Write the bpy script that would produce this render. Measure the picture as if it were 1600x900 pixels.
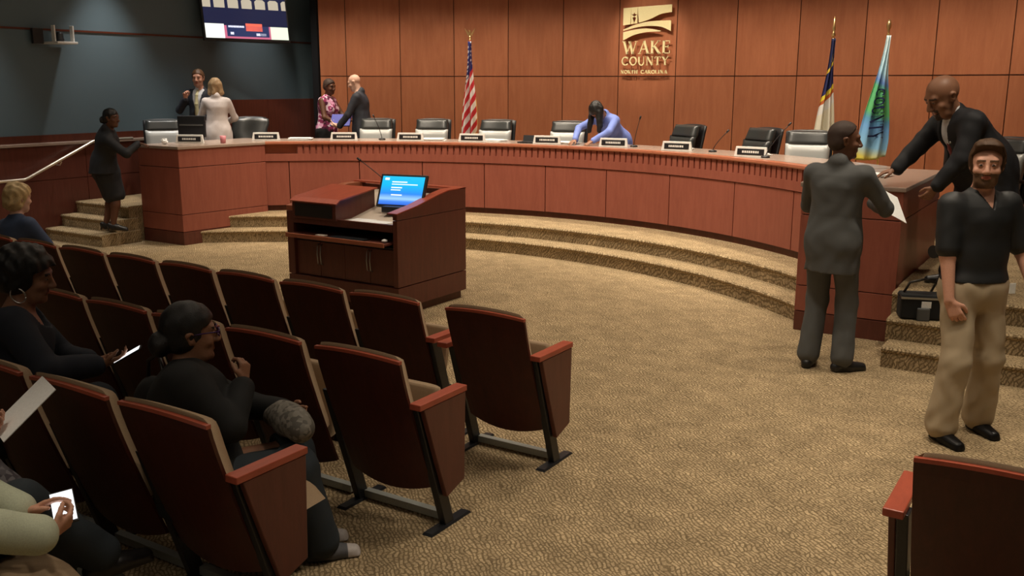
import bpy, bmesh, math, random
import numpy as np
from math import radians, sin, cos, pi, hypot, sqrt, atan2
from mathutils import Vector, Matrix
random.seed(7); rng = np.random.RandomState(7)
for o in list(bpy.data.objects): bpy.data.objects.remove(o)
S = bpy.context.scene
C = S.collection

# ------------------------------------------------------------ camera, world, lights, exposure
F_PX, PITCH, ROLL, YAW, CAM_H = 1480., radians(12.2), radians(.16), radians(32.2), 2.12
fw = Vector((-sin(YAW)*cos(PITCH), cos(YAW)*cos(PITCH), -sin(PITCH)))
rt = Vector((cos(YAW), sin(YAW), 0)); up = rt.cross(fw)
r2 = rt*cos(ROLL) + up*sin(ROLL); u2 = up*cos(ROLL) - rt*sin(ROLL)
cam = bpy.data.objects.new('camera', bpy.data.cameras.new('camera')); C.objects.link(cam)
cam.matrix_world = Matrix(((r2.x, u2.x, -fw.x, 0), (r2.y, u2.y, -fw.y, 0), (r2.z, u2.z, -fw.z, CAM_H), (0, 0, 0, 1)))
cam.data.sensor_width = 36; cam.data.lens = 36*F_PX/1600; cam.data.clip_start = .05
S.camera = cam
S.view_settings.view_transform = 'Standard'; S.view_settings.look = 'None'
S.view_settings.gamma = 1; S.view_settings.use_curve_mapping = False
S.view_settings.exposure = 0.45
W = bpy.data.worlds.new('world'); S.world = W; W.use_nodes = True
W.node_tree.nodes['Background'].inputs[0].default_value = (1, .9, .78, 1)
W.node_tree.nodes['Background'].inputs[1].default_value = .05
WARM = (1, .86, .68)
def area(name, loc, size, power, col=WARM, spread=180, target=None, sy=None):
    l = bpy.data.lights.new(name, 'AREA'); l.energy = power; l.color = col; l.size = size
    if sy: l.shape = 'RECTANGLE'; l.size_y = sy
    l.spread = radians(spread)
    o = bpy.data.objects.new(name, l); C.objects.link(o); o.location = loc
    d = (Vector(target) - Vector(loc)) if target else Vector((0, 0, -1))
    o.rotation_euler = d.to_track_quat('-Z', 'Y').to_euler(); return o
def spot(name, loc, target, power, ang=60, blend=.6, col=WARM, r=.08):
    l = bpy.data.lights.new(name, 'SPOT'); l.energy = power; l.color = col
    l.spot_size = radians(ang); l.spot_blend = blend; l.shadow_soft_size = r
    o = bpy.data.objects.new(name, l); C.objects.link(o); o.location = loc
    o.rotation_euler = (Vector(target)-Vector(loc)).to_track_quat('-Z', 'Y').to_euler(); return o
CX, WCY, WR = -6.26, 1.845, 11.82      # wall arc
RCY, RR = 5.655, 5.53                  # desk arc
DZ = .48                               # dais floor
def arc(cy, R, t, z=0): return (CX + R*sin(t), cy + R*cos(t), z)
# wall washers above the dais
for i in range(13):
    t = (i-6)*.082 + .0066
    a = arc(WCY, WR-2.0, t, 4.5); b = arc(WCY, WR-.1, t, 1.35)
    spot('dais_wall_washer', a, b, 95, 62, .75)
spot('sign_light', (-6.1, 11.2, 4.7), (-6.17, 13.6, 2.8), 110, 26, .5)
# downlights over the desk and the well
for i in range(9):
    t = (i-4)*.19
    spot('desk_downlight', arc(RCY, RR+.9, t, 4.6), arc(RCY, RR+.5, t, 0), 150, 75, .8, r=.1)
for x, y, p in [(-9.6, 9.2, 170), (-7.4, 9.7, 170), (-5.2, 9.7, 170), (-3.2, 9.0, 170), (-8.6, 6.4, 110), (-6.6, 6.7, 120), (-4.2, 6.8, 150), (-2.4, 6.0, 110),
                (-.4, 7.6, 140), (-.6, 5.0, 120), (-10.4, 5.4, 60), (-1.6, 4.0, 60)]:
    spot('well_downlight', (x, y, 4.6), (x, y, 0), p, 88, .9, r=.12)
for x, y, p in [(-11.75, 8.7, 200), (-11.75, 11.5, 130), (-11.2, 9.9, 110), (-11.75, 6.4, 160), (-11.8, 4.4, 120)]:
    spot('side_wall_downlight', (x, y, 4.5), (x-.25, y, 0), p, 58, .8, col=(1, .95, .88))
area('ceiling_bounce', (-6, 6.6, 4.7), 9, 60, WARM, 180, sy=7)
for i in range(8):
    t = (i-3.5)*.2; spot('desk_front_light', arc(RCY, RR-1.7, t, 4.6), arc(RCY, RR, t, .75), 150, 58, .8, r=.1)
spot('desk_side_light', (-8.3, 9.3, 4.6), (-10.2, 9.0, .9), 150, 40, .7)
spot('steps_light', (-1.2, 6.9, 4.6), (-1.0, 7.2, .2), 70, 60, .8)
for x, y, p in [(-.9, 2.6, 130), (.6, 4.6, 120), (-1.2, 5.0, 90), (-.6, .6, 90), (1.6, 6.4, 120)]:
    spot('aisle_downlight', (x, y, 4.6), (x, y, 0), p, 78, .9, r=.12)
spot('seating_downlight', (-3.3, 1.2, 4.6), (-3.35, 1.5, 0), 75, 24, .8)
area('rear_fill', (-2.5, -1.5, 4.5), 4, 24, WARM, 180)  # unseen fill light added at the rear to lift the dark areas

# ------------------------------------------------------------ materials
M = {}
def new_mat(name):
    m = bpy.data.materials.new(name); m.use_nodes = True
    nt = m.node_tree; return m, nt, nt.nodes['Principled BSDF']
def N(nt, t, **kw):
    n = nt.nodes.new(t)
    for k, v in kw.items(): setattr(n, k, v)
    return n
def coords(nt, scale=(1, 1, 1), rot=(0, 0, 0)):
    tc = N(nt, 'ShaderNodeTexCoord'); mp = N(nt, 'ShaderNodeMapping')
    mp.inputs['Scale'].default_value = scale; mp.inputs['Rotation'].default_value = rot
    nt.links.new(tc.outputs['Object'], mp.inputs[0]); return mp
def ramp(nt, src, cols, pos=None, interp='LINEAR'):
    r = N(nt, 'ShaderNodeValToRGB'); r.color_ramp.interpolation = interp
    e = r.color_ramp.elements
    while len(e) < len(cols): e.new(.5)
    for i, c in enumerate(cols):
        e[i].position = pos[i] if pos else i/(len(cols)-1); e[i].color = tuple(c)+(1,) if len(c) == 3 else c
    nt.links.new(src, r.inputs[0]); return r
def plain(name, col, rough=.6, metal=0, noise=0, nscale=20, emit=None, es=1, spec=.5, bump=0):
    m, nt, b = new_mat(name)
    b.inputs['Base Color'].default_value = tuple(col)+(1,); b.inputs['Roughness'].default_value = rough
    b.inputs['Metallic'].default_value = metal; b.inputs['Specular IOR Level'].default_value = spec
    mp = coords(nt, (nscale,)*3); nz = N(nt, 'ShaderNodeTexNoise'); nz.inputs['Detail'].default_value = 3
    nt.links.new(mp.outputs[0], nz.inputs[0])
    k = noise if noise else .06
    r = ramp(nt, nz.outputs[0], [[c*(1-k) for c in col], [min(1, c*(1+k)) for c in col]], [.3, .7])
    nt.links.new(r.outputs[0], b.inputs['Base Color'])
    if bump:
        bp = N(nt, 'ShaderNodeBump'); bp.inputs['Strength'].default_value = bump; bp.inputs['Distance'].default_value = .003
        nt.links.new(nz.outputs[0], bp.inputs['Height']); nt.links.new(bp.outputs[0], b.inputs['Normal'])
    if emit: b.inputs['Emission Color'].default_value = tuple(emit)+(1,); b.inputs['Emission Strength'].default_value = es
    M[name] = m; return m
def wood(name, c1, c2, rough=.38, scale=(7, 7, .7), tone=False, spec=.4):
    m, nt, b = new_mat(name)
    mp = coords(nt, scale); nz = N(nt, 'ShaderNodeTexNoise'); nz.inputs['Detail'].default_value = 6; nz.inputs['Roughness'].default_value = .65
    nz.inputs['Distortion'].default_value = .6
    nt.links.new(mp.outputs[0], nz.inputs[0])
    mp2 = coords(nt, tuple(v*14 for v in scale)); n2 = N(nt, 'ShaderNodeTexNoise'); n2.inputs['Detail'].default_value = 2
    nt.links.new(mp2.outputs[0], n2.inputs[0])
    ad = N(nt, 'ShaderNodeMath', operation='MULTIPLY_ADD'); ad.inputs[1].default_value = .3
    nt.links.new(n2.outputs[0], ad.inputs[0]); nt.links.new(nz.outputs[0], ad.inputs[2])
    r = ramp(nt, ad.outputs[0], [c1, c2], [.42, .86])
    out = r.outputs[0]
    if tone:
        at = N(nt, 'ShaderNodeAttribute'); at.attribute_name = 'tone'
        mx = N(nt, 'ShaderNodeMixRGB', blend_type='MULTIPLY'); mx.inputs[0].default_value = 1
        nt.links.new(out, mx.inputs[1]); nt.links.new(at.outputs[0], mx.inputs[2]); out = mx.outputs[0]
    nt.links.new(out, b.inputs['Base Color'])
    b.inputs['Roughness'].default_value = rough; b.inputs['Specular IOR Level'].default_value = spec
    M[name] = m; return m
wood('wall_wood', (.37, .125, .058), (.45, .165, .078), .5, (3, 3, .35), tone=True, spec=.3)
wood('desk_wood', (.27, .078, .052), (.34, .105, .07), .4, (4, 4, .5))
wood('lectern_wood', (.10, .030, .021), (.145, .044, .030), .35, (5, 5, .6))
wood('trim_wood', (.34, .11, .06), (.44, .15, .08), .3, (2, 2, 6))
wood('chair_wood', (.050, .011, .006), (.080, .017, .009), .42, (5, 5, .8))
wood('arm_wood', (.34, .07, .04), (.46, .10, .055), .32, (4, 1.2, 4))
wood('dark_wood', (.07, .018, .01), (.11, .028, .014), .4, (4, 4, .5))
plain('wall_teal', (.092, .140, .168), .75, noise=.05, nscale=60)
plain('ceiling_paint', (.35, .32, .28), .9)
plain('black', (.012, .012, .014), .45)
plain('black_metal', (.014, .015, .018), .4, noise=.2)
plain('steel', (.42, .43, .42), .35, .9)
plain('floor_steel', (.34, .36, .34), .5, .4)
plain('handrail_metal', (.85, .78, .66), .3, .7)
plain('gold', (1, .86, .48), .5, .1, spec=.6)
plain('brass', (.8, .55, .25), .3, .9)
plain('granite', (.36, .27, .22), .25, noise=.45, nscale=90)
plain('desk_laminate', (.62, .53, .44), .4)
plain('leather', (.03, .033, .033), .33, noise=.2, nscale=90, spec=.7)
plain('leather_sheen', (.42, .43, .42), .35, noise=.2, nscale=90, spec=.9)  # pale grey puts the sheen of the black leather into its colour
plain('upholstery', (.36, .25, .15), .8, noise=.25, nscale=120)
plain('white_plastic', (.75, .75, .72), .4)
plain('paper', (.88, .88, .86), .7)
plain('plate_white', (.78, .78, .74), .5)
plain('orange_card', (.8, .35, .12), .6)
plain('folder_blue', (.03, .04, .38), .5)
plain('skirting', (.03, .012, .009), .5)
def carpet(name, c1, c2, c3):
    m, nt, b = new_mat(name)
    mp = coords(nt, (1, 1.15, 1), (radians(33), 0, radians(38)))
    nz = N(nt, 'ShaderNodeTexNoise'); nz.inputs['Scale'].default_value = 9; nz.inputs['Detail'].default_value = 2
    nt.links.new(mp.outputs[0], nz.inputs[0])
    mx = N(nt, 'ShaderNodeMixRGB'); mx.inputs[0].default_value = .07
    nt.links.new(mp.outputs[0], mx.inputs[1]); nt.links.new(nz.outputs['Color'], mx.inputs[2])
    br = N(nt, 'ShaderNodeTexBrick'); br.inputs['Scale'].default_value = 13
    br.inputs['Mortar Size'].default_value = .05; br.inputs['Brick Width'].default_value = .62; br.inputs['Row Height'].default_value = .24
    br.inputs['Color1'].default_value = tuple(c1)+(1,); br.inputs['Color2'].default_value = tuple(c2)+(1,); br.inputs['Mortar'].default_value = tuple(c3)+(1,)
    br.offset = .37; br.squash = .7; br.squash_frequency = 3
    nt.links.new(mx.outputs[0], br.inputs[0])
    n2 = N(nt, 'ShaderNodeTexNoise'); n2.inputs['Scale'].default_value = 120; n2.inputs['Detail'].default_value = 2
    nt.links.new(mp.outputs[0], n2.inputs[0])
    n3 = N(nt, 'ShaderNodeTexNoise'); n3.inputs['Scale'].default_value = 5; n3.inputs['Detail'].default_value = 3
    nt.links.new(mp.outputs[0], n3.inputs[0])
    m2 = N(nt, 'ShaderNodeMixRGB', blend_type='MULTIPLY'); m2.inputs[0].default_value = 1
    r = ramp(nt, n2.outputs[0], [(.75, .75, .75), (1.2, 1.2, 1.2)], [.35, .65])
    nt.links.new(br.outputs[0], m2.inputs[1]); nt.links.new(r.outputs[0], m2.inputs[2])
    m3 = N(nt, 'ShaderNodeMixRGB', blend_type='MULTIPLY'); m3.inputs[0].default_value = 1
    r3 = ramp(nt, n3.outputs[0], [(.86, .86, .86), (1.1, 1.1, 1.1)], [.35, .65])
    nt.links.new(m2.outputs[0], m3.inputs[1]); nt.links.new(r3.outputs[0], m3.inputs[2])
    nt.links.new(m3.outputs[0], b.inputs['Base Color']); b.inputs['Roughness'].default_value = .95
    b.inputs['Specular IOR Level'].default_value = .1
    bp = N(nt, 'ShaderNodeBump'); bp.inputs['Strength'].default_value = .5; bp.inputs['Distance'].default_value = .004
    nt.links.new(n2.outputs[0], bp.inputs['Height']); nt.links.new(bp.outputs[0], b.inputs['Normal'])
    M[name] = m
carpet('carpet', (.50, .378, .225), (.362, .27, .158), (.21, .152, .084))

# ------------------------------------------------------------ mesh helpers
class MB:
    def __init__(s): s.v = []; s.f = []; s.t = []; s.m = []
    def add(s, vs, fs, tone=1, mi=0):
        n = len(s.v); s.v += [tuple(v) for v in vs]; s.f += [tuple(i+n for i in f) for f in fs]
        s.t += [tone]*len(fs); s.m += [mi]*len(fs); return s
    def box(s, x0, x1, y0, y1, z0, z1, tone=1, mi=0):
        return s.add([(x, y, z) for x in (x0, x1) for y in (y0, y1) for z in (z0, z1)],
                     [(0, 1, 3, 2), (4, 6, 7, 5), (0, 4, 5, 1), (2, 3, 7, 6), (0, 2, 6, 4), (1, 5, 7, 3)], tone, mi)
    def hexa(s, b, t, tone=1, mi=0):   # bottom quad, top quad
        return s.add(list(b)+list(t), [(3, 2, 1, 0), (4, 5, 6, 7), (0, 1, 5, 4), (1, 2, 6, 5), (2, 3, 7, 6), (3, 0, 4, 7)], tone, mi)
    def prism(s, poly, d, fn, tone=1, mi=0):   # poly 2D, extruded 0..d, fn(u,v,w)->xyz
        n = len(poly)
        return s.add([fn(u, v, 0) for u, v in poly]+[fn(u, v, d) for u, v in poly],
                     [tuple(range(n))[::-1], tuple(range(n, 2*n))]+[(i, (i+1) % n, (i+1) % n+n, i+n) for i in range(n)], tone, mi)
    def tube(s, pts, r, n=10, tone=1, mi=0):
        pts = [Vector(p) for p in pts]; rs = r if isinstance(r, (list, tuple)) else [r]*len(pts)
        vs = []; fs = []; ref = None
        for i, p in enumerate(pts):
            d = (pts[min(i+1, len(pts)-1)]-pts[max(i-1, 0)]).normalized()
            if ref is None: ref = Vector((0, 0, 1)) if abs(d.z) < .9 else Vector((1, 0, 0))
            a = d.cross(ref).normalized(); b = a.cross(d); ref = b
            vs += [p+(a*cos(2*pi*k/n)+b*sin(2*pi*k/n))*rs[i] for k in range(n)]
        for i in range(len(pts)-1):
            fs += [(i*n+k, i*n+(k+1) % n, (i+1)*n+(k+1) % n, (i+1)*n+k) for k in range(n)]
        fs += [tuple(range(n))[::-1], tuple(range((len(pts)-1)*n, len(pts)*n))]
        return s.add(vs, fs, tone, mi)
    def lathe(s, c, prof, n=20, mi=0):
        vs = [(c[0]+r*cos(2*pi*k/n), c[1]+r*sin(2*pi*k/n), c[2]+z) for r, z in prof for k in range(n)]
        fs = [(i*n+k, i*n+(k+1) % n, (i+1)*n+(k+1) % n, (i+1)*n+k) for i in range(len(prof)-1) for k in range(n)]
        return s.add(vs, fs+[tuple(range(n))[::-1], tuple(range((len(prof)-1)*n, len(prof)*n))], 1, mi)
    def grid(s, fn, nu, nv, thick=0, closed=False, mi=0):
        # fn(u,v,w) w=0 front, w=1 back ; solid sheet
        vs = [fn(i/nu, j/nv, 0) for j in range(nv+1) for i in range(nu+1)]+[fn(i/nu, j/nv, 1) for j in range(nv+1) for i in range(nu+1)]
        o = (nu+1)*(nv+1); I = lambda i, j: j*(nu+1)+i
        fs = [(I(i, j), I(i+1, j), I(i+1, j+1), I(i, j+1)) for j in range(nv) for i in range(nu)]
        fs += [(I(i, j)+o, I(i, j+1)+o, I(i+1, j+1)+o, I(i+1, j)+o) for j in range(nv) for i in range(nu)]
        fs += [(I(i, 0)+o, I(i+1, 0)+o, I(i+1, 0), I(i, 0)) for i in range(nu)]+[(I(i, nv), I(i+1, nv), I(i+1, nv)+o, I(i, nv)+o) for i in range(nu)]
        fs += [(I(0, j), I(0, j+1), I(0, j+1)+o, I(0, j)+o) for j in range(nv)]+[(I(nu, j)+o, I(nu, j+1)+o, I(nu, j+1), I(nu, j)) for j in range(nv)]
        return s.add(vs, fs, 1, mi)
    def build(s, name, mat, parent=None, smooth=False, bevel=0, recalc=True, origin=None):
        me = bpy.data.meshes.new(name)
        vs = s.v
        if origin is not None and parent is None: vs = [(a-origin[0], b-origin[1], c-origin[2]) for a, b, c in vs]
        me.from_pydata(vs, [], s.f)
        for m in (mat if isinstance(mat, list) else [mat]): me.materials.append(M[m] if isinstance(m, str) else m)
        me.polygons.foreach_set('material_index', s.m)
        at = me.attributes.new('tone', 'FLOAT', 'FACE'); at.data.foreach_set('value', s.t)
        if recalc:
            bm = bmesh.new(); bm.from_mesh(me); bmesh.ops.recalc_face_normals(bm, faces=bm.faces); bm.to_mesh(me); bm.free()
        if smooth: me.polygons.foreach_set('use_smooth', [True]*len(me.polygons))
        o = bpy.data.objects.new(name, me); C.objects.link(o)
        if origin is not None and parent is None: o.location = origin
        if parent: o.parent = parent
        if bevel:
            b = o.modifiers.new('bevel', 'BEVEL'); b.width = bevel; b.segments = 2; b.limit_method = 'ANGLE'; b.angle_limit = radians(40)
        return o
def thing(name, label, cat, loc=(0, 0, 0), rz=0, group=None):
    o = bpy.data.objects.new(name, None); C.objects.link(o); o.location = loc; o.rotation_euler = (0, 0, rz)
    o.empty_display_size = .1
    return tag(o, label, cat, group)
def tag(o, label, cat, group=None):
    o['label'] = label; o['category'] = cat
    if group: o['group'] = group
    return o
def struct(name, mb, mat, **k):
    o = mb.build(name, mat, **k); o['kind'] = 'structure'; return o
def copy_tree(o, parent=None):
    c = o.copy(); C.objects.link(c)
    if parent: c.parent = parent
    for ch in list(o.children): copy_tree(ch, c)
    return c
def chamfer_text(mb, text, h, fn, depth, spacing=.12, bold=.13):
    """serif block letters laid out along u with height h; fn(u,v,w)->xyz. returns width"""
    def stroke(x0, y0, x1, y1, w):
        d = Vector((x1-x0, y1-y0)); n = Vector((-d.y, d.x)).normalized()*w/2
        mb.prism([(x0+n.x, y0+n.y), (x1+n.x, y1+n.y), (x1-n.x, y1-n.y), (x0-n.x, y0-n.y)], depth, fn)
    def serif(x, y, w): mb.prism([(x-w/2, y-.025*h), (x+w/2, y-.025*h), (x+w/2, y+.025*h), (x-w/2, y+.025*h)], depth, fn)
    def arcs(cx, cy, rx, ry, a0, a1, w, n=14):
        for i in range(n):
            a = radians(a0+(a1-a0)*i/n); b = radians(a0+(a1-a0)*(i+1)/n)
            P = lambda r, q: (cx+(rx+r)*cos(q), cy+(ry+r)*sin(q))
            mb.prism([P(w/2, a), P(w/2, b), P(-w/2, b), P(-w/2, a)], depth, fn)
    B = bold*h; T = .06*h; x = 0
    for ch in text:
        if ch == ' ': x += .45*h; continue
        X = lambda a: x+a*h; Y = lambda b: b*h
        if ch == 'W':
            w = 1.2
            stroke(X(.1), Y(1), X(.38), Y(0), B); stroke(X(.38), Y(0), X(.62), Y(.9), T); stroke(X(.55), Y(1), X(.83), Y(0), B); stroke(X(.83), Y(0), X(1.1), Y(1), T)
            serif(X(.1), Y(.98), .26*h); serif(X(1.1), Y(.98), .22*h); serif(X(.55), Y(.98), .2*h)
        elif ch == 'A':
            w = .86
            stroke(X(.08), Y(0), X(.43), Y(1), T); stroke(X(.43), Y(1), X(.77), Y(0), B); stroke(X(.2), Y(.36), X(.63), Y(.36), T)
            serif(X(.08), Y(.02), .22*h); serif(X(.77), Y(.02), .26*h)
        elif ch == 'K':
            w = .82
            stroke(X(.14), Y(0), X(.14), Y(1), B); stroke(X(.14), Y(.4), X(.64), Y(1), T); stroke(X(.32), Y(.56), X(.72), Y(0), B)
            for a, b in ((.14, .02), (.14, .98), (.66, .98), (.72, .02)): serif(X(a), Y(b), .25*h)
        elif ch == 'E':
            w = .66
            stroke(X(.14), Y(0), X(.14), Y(1), B); stroke(X(.08), Y(.97), X(.6), Y(.97), T); stroke(X(.14), Y(.52), X(.48), Y(.52), T); stroke(X(.08), Y(.03), X(.62), Y(.03), T)
            stroke(X(.58), Y(.97), X(.58), Y(.78), T); stroke(X(.6), Y(.03), X(.6), Y(.24), T); stroke(X(.48), Y(.42), X(.48), Y(.62), T)
        elif ch in 'CO':
            w = .9
            arcs(X(.45), Y(.5), .38*h, .46*h, 40 if ch == 'C' else 0, 320 if ch == 'C' else 360, B*.8)
            if ch == 'C': w = .84; stroke(X(.74), Y(.98), X(.74), Y(.72), T)
        elif ch == 'U':
            w = .86
            stroke(X(.15), Y(.35), X(.15), Y(1), B); arcs(X(.43), Y(.36), .28*h, .34*h, 180, 360, B*.7); stroke(X(.71), Y(.35), X(.71), Y(1), T)
            serif(X(.15), Y(.98), .26*h); serif(X(.71), Y(.98), .22*h)
        elif ch == 'N':
            w = .9
            stroke(X(.13), Y(0), X(.13), Y(1), T); stroke(X(.13), Y(1), X(.76), Y(0), B); stroke(X(.76), Y(0), X(.76), Y(1), T)
            serif(X(.13), Y(.02), .24*h); serif(X(.1), Y(.98), .22*h); serif(X(.76), Y(.98), .24*h)
        elif ch == 'T':
            w = .76
            stroke(X(.38), Y(0), X(.38), Y(1), B); stroke(X(.05), Y(.97), X(.71), Y(.97), T); stroke(X(.06), Y(.97), X(.06), Y(.76), T); stroke(X(.7), Y(.97), X(.7), Y(.76), T); serif(X(.38), Y(.02), .3*h)
        elif ch == 'Y':
            w = .8
            stroke(X(.4), Y(0), X(.4), Y(.5), B); stroke(X(.4), Y(.48), X(.08), Y(1), B); stroke(X(.4), Y(.48), X(.7), Y(1), T)
            serif(X(.4), Y(.02), .28*h); serif(X(.08), Y(.98), .24*h); serif(X(.7), Y(.98), .2*h)
        elif ch == 'R':
            w = .8
            stroke(X(.14), Y(0), X(.14), Y(1), B); arcs(X(.34), Y(.74), .24*h, .24*h, -90, 90, T*1.4); stroke(X(.1), Y(.98), X(.36), Y(.98), T); stroke(X(.14), Y(.5), X(.36), Y(.5), T); stroke(X(.36), Y(.5), X(.7), Y(0), B); serif(X(.14), Y(.02), .25*h)
        elif ch == 'H':
            w = .9
            stroke(X(.15), Y(0), X(.15), Y(1), B); stroke(X(.74), Y(0), X(.74), Y(1), B); stroke(X(.15), Y(.5), X(.74), Y(.5), T)
        elif ch == 'L':
            w = .68
            stroke(X(.15), Y(0), X(.15), Y(1), B); stroke(X(.1), Y(.03), X(.62), Y(.03), T); stroke(X(.6), Y(.03), X(.6), Y(.25), T)
        elif ch == 'I':
            w = .36; stroke(X(.18), Y(0), X(.18), Y(1), B); serif(X(.18), Y(.02), .26*h); serif(X(.18), Y(.98), .26*h)
        x += (w+spacing)*h
    return x

# ------------------------------------------------------------ the room
CEIL = 4.8; XL, XR, YB = -12.4, 4.2, -3.0
struct('floor', MB().box(XL-.3, XR+.3, YB-.3, 15, -.2, 0), 'carpet')
struct('ceiling', MB().box(XL-.3, XR+.3, YB-.3, 15, CEIL, CEIL+.1), 'ceiling_paint')
struct('wall_rear', MB().box(XL-.3, XR+.3, YB-.2, YB, 0, CEIL), 'wall_teal')
struct('wall_right', MB().box(XR, XR+.2, YB, 15, 0, CEIL), 'wall_teal')
struct('wall_left', MB().box(XL-.2, XL, YB, 13.6, 1.40, CEIL), 'wall_teal')
# wood dado of the left wall with its stone ledge, tall behind the dais
mb = MB()
ys = [YB, 1.2, 2.6, 4.0, 5.4, 6.8, 8.2, 9.6, 10.72]
for a, b in zip(ys[:-1], ys[1:]):
    mb.box(XL-.16, XL+.10, a+.004, b-.004, 0, .80, random.uniform(.9, 1.05)); mb.box(XL-.16, XL+.10, a+.004, b-.004, .81, 1.27, random.uniform(.9, 1.05))
mb.box(XL-.15, XL+.09, YB, 10.7, 0, 1.27, .35)
for a, b in ((10.72, 11.7), (11.7, 12.7), (12.7, 13.5)):
    mb.box(XL-.16, XL+.10, a+.004, b-.004, 0, 1.0, .95); mb.box(XL-.16, XL+.10, a+.004, b-.004, 1.01, 1.84, 1)
o = struct('trim_1', mb, 'lectern_wood')
struct('trim_2', MB().box(XL-.1, XL+.13, YB, 10.71, 1.27, 1.31), 'granite', bevel=.006)
struct('trim_3', MB().box(XL-.1, XL+.02, YB, 10.71, 1.31, 1.41), 'dark_wood')
struct('trim_4', MB().box(XL-.05, XL+.012, YB, 13.4, 2.80, 2.825), 'dark_wood')
# curved panelled wall behind the dais
PW = .953/WR; T0 = .0066
tleft = -.4765; mb = MB()
def wall_slab(t0, t1, z0, z1, ra, rb, tone):
    n = max(1, int((t1-t0)/.02))
    for i in range(n):
        a = t0+(t1-t0)*i/n; b = t0+(t1-t0)*(i+1)/n
        mb.hexa([arc(WCY, ra, a, z0), arc(WCY, ra, b, z0), arc(WCY, rb, b, z0), arc(WCY, rb, a, z0)],
                [arc(WCY, ra, a, z1), arc(WCY, ra, b, z1), arc(WCY, rb, b, z1), arc(WCY, rb, a, z1)], tone)
g = .0006
for i in range(-1, 14):
    a = (i-5.5)*PW+T0; b = a+PW
    if i == -1: a = tleft
    for z0, z1 in ((.14, .94), (.952, 2.222), (2.236, 3.5), (3.512, CEIL)):
        wall_slab(a+g, b-g, z0, z1, WR, WR+.06, random.uniform(.88, 1.06))
tend = (14-5.5)*PW+T0
wall_slab(tleft, tend, 0, CEIL, WR+.012, WR+.2, .12)
struct('wall_dais', mb, 'wall_wood')
mb = MB(); wall_slab(tleft, tend, DZ, DZ+.10, WR-.012, WR+.01, .5); struct('baseboard_dais', mb, 'skirting')
e = arc(WCY, WR, tend)
mb = MB(); mb.box(e[0]-.02, XR+.05, e[1]-.02, e[1]+.15, 0, CEIL, .95); struct('wall_dais_right', mb, 'wall_wood')
# side return left of the panelling, coloured black for the corner's shade
e = arc(WCY, WR, tleft)
struct('trim_5', MB().box(e[0]-.16, e[0]-.02, e[1]-.02, e[1]+.35, 0, CEIL), 'black')
struct('trim_6', MB().box(XL-.1, e[0]-.05, 13.2, 13.4, 0, CEIL), 'black')
# dais platform and stepped carpet
def disc_steps(name, cy, R, z0, z1, xlim):
    """platform whose front edge is an arc, with a rounded nosing"""
    t = math.asin(xlim/R); n = 70
    prof = [(0, z0), (0, z1-.045), (-.012, z1-.03), (-.014, z1-.015), (0, z1-.002), (.03, z1), (3.0, z1), (3.0, z0)]
    vs = []; fs = []
    for i in range(n+1):
        a = -t+2*t*i/n
        for dr, z in prof:
            vs.append((CX+max(-xlim, min(xlim, (R+dr)*sin(a))), cy+(R+dr)*cos(a), z))
    k = len(prof)
    for i in range(n):
        for j in range(k): fs.append((i*k+j, (i+1)*k+j, (i+1)*k+(j+1) % k, i*k+(j+1) % k))
    fs += [tuple(range(k)), tuple(range(n*k, n*k+k))[::-1]]
    return struct(name, MB().add(vs, fs), 'carpet')
disc_steps('floor_step_lower', 4.19, 5.86, 0, .16, 4.03)
disc_steps('floor_step_upper', 4.30, 6.08, .01, .32, 4.03)
# dais floor inside the desk arc
mb = MB(); n = 60; t = 1.0
inner = [arc(RCY, RR+.06, -t+2*t*i/n) for i in range(n+1)]
outer = [arc(WCY, WR+.1, -.56+1.13*i/n) for i in range(n+1)]
clampx = lambda L: [(min(-1.39, max(-11.14, x)), y, 0) for x, y, z in L]
inner, outer = clampx(inner), clampx(outer)
for i in range(n):
    a, b, c, d = inner[i], inner[i+1], outer[i+1], outer[i]
    mb.hexa([(p[0], p[1], .02) for p in (a, b, c, d)], [(p[0], p[1], DZ) for p in (a, b, c, d)])
mb.box(XL-.1, -11.14, 8.25, 13.3, .02, DZ); mb.box(-1.39, XR+.05, 8.25, 13.3, .02, DZ-.0005)
struct('floor_dais', mb, 'carpet')
def nosed_step(mb, x0, x1, y0, y1, z1, z0=.0):
    P = [(y0, z0), (y0, z1-.045), (y0-.012, z1-.03), (y0-.014, z1-.015), (y0, z1-.002), (y0+.03, z1), (y1, z1), (y1, z0)]
    mb.prism(P, x1-x0, lambda u, v, w: (x0+w, u, v))
mb = MB(); nosed_step(mb, -12.31, -11.06, 7.50, 8.1, .16); nosed_step(mb, -12.31, -11.10, 7.75, 8.1, .32); nosed_step(mb, -12.31, -11.14, 7.99, 8.3, DZ+.002)
struct('floor_stairs_left', mb, 'carpet')
mb = MB(); nosed_step(mb, -1.33, XR, 7.42, 8.1, .16); nosed_step(mb, -1.36, XR, 7.69, 8.1, .32); nosed_step(mb, -1.38, XR, 7.96, 8.3, DZ+.002)
struct('floor_stairs_right', mb, 'carpet')

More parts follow.
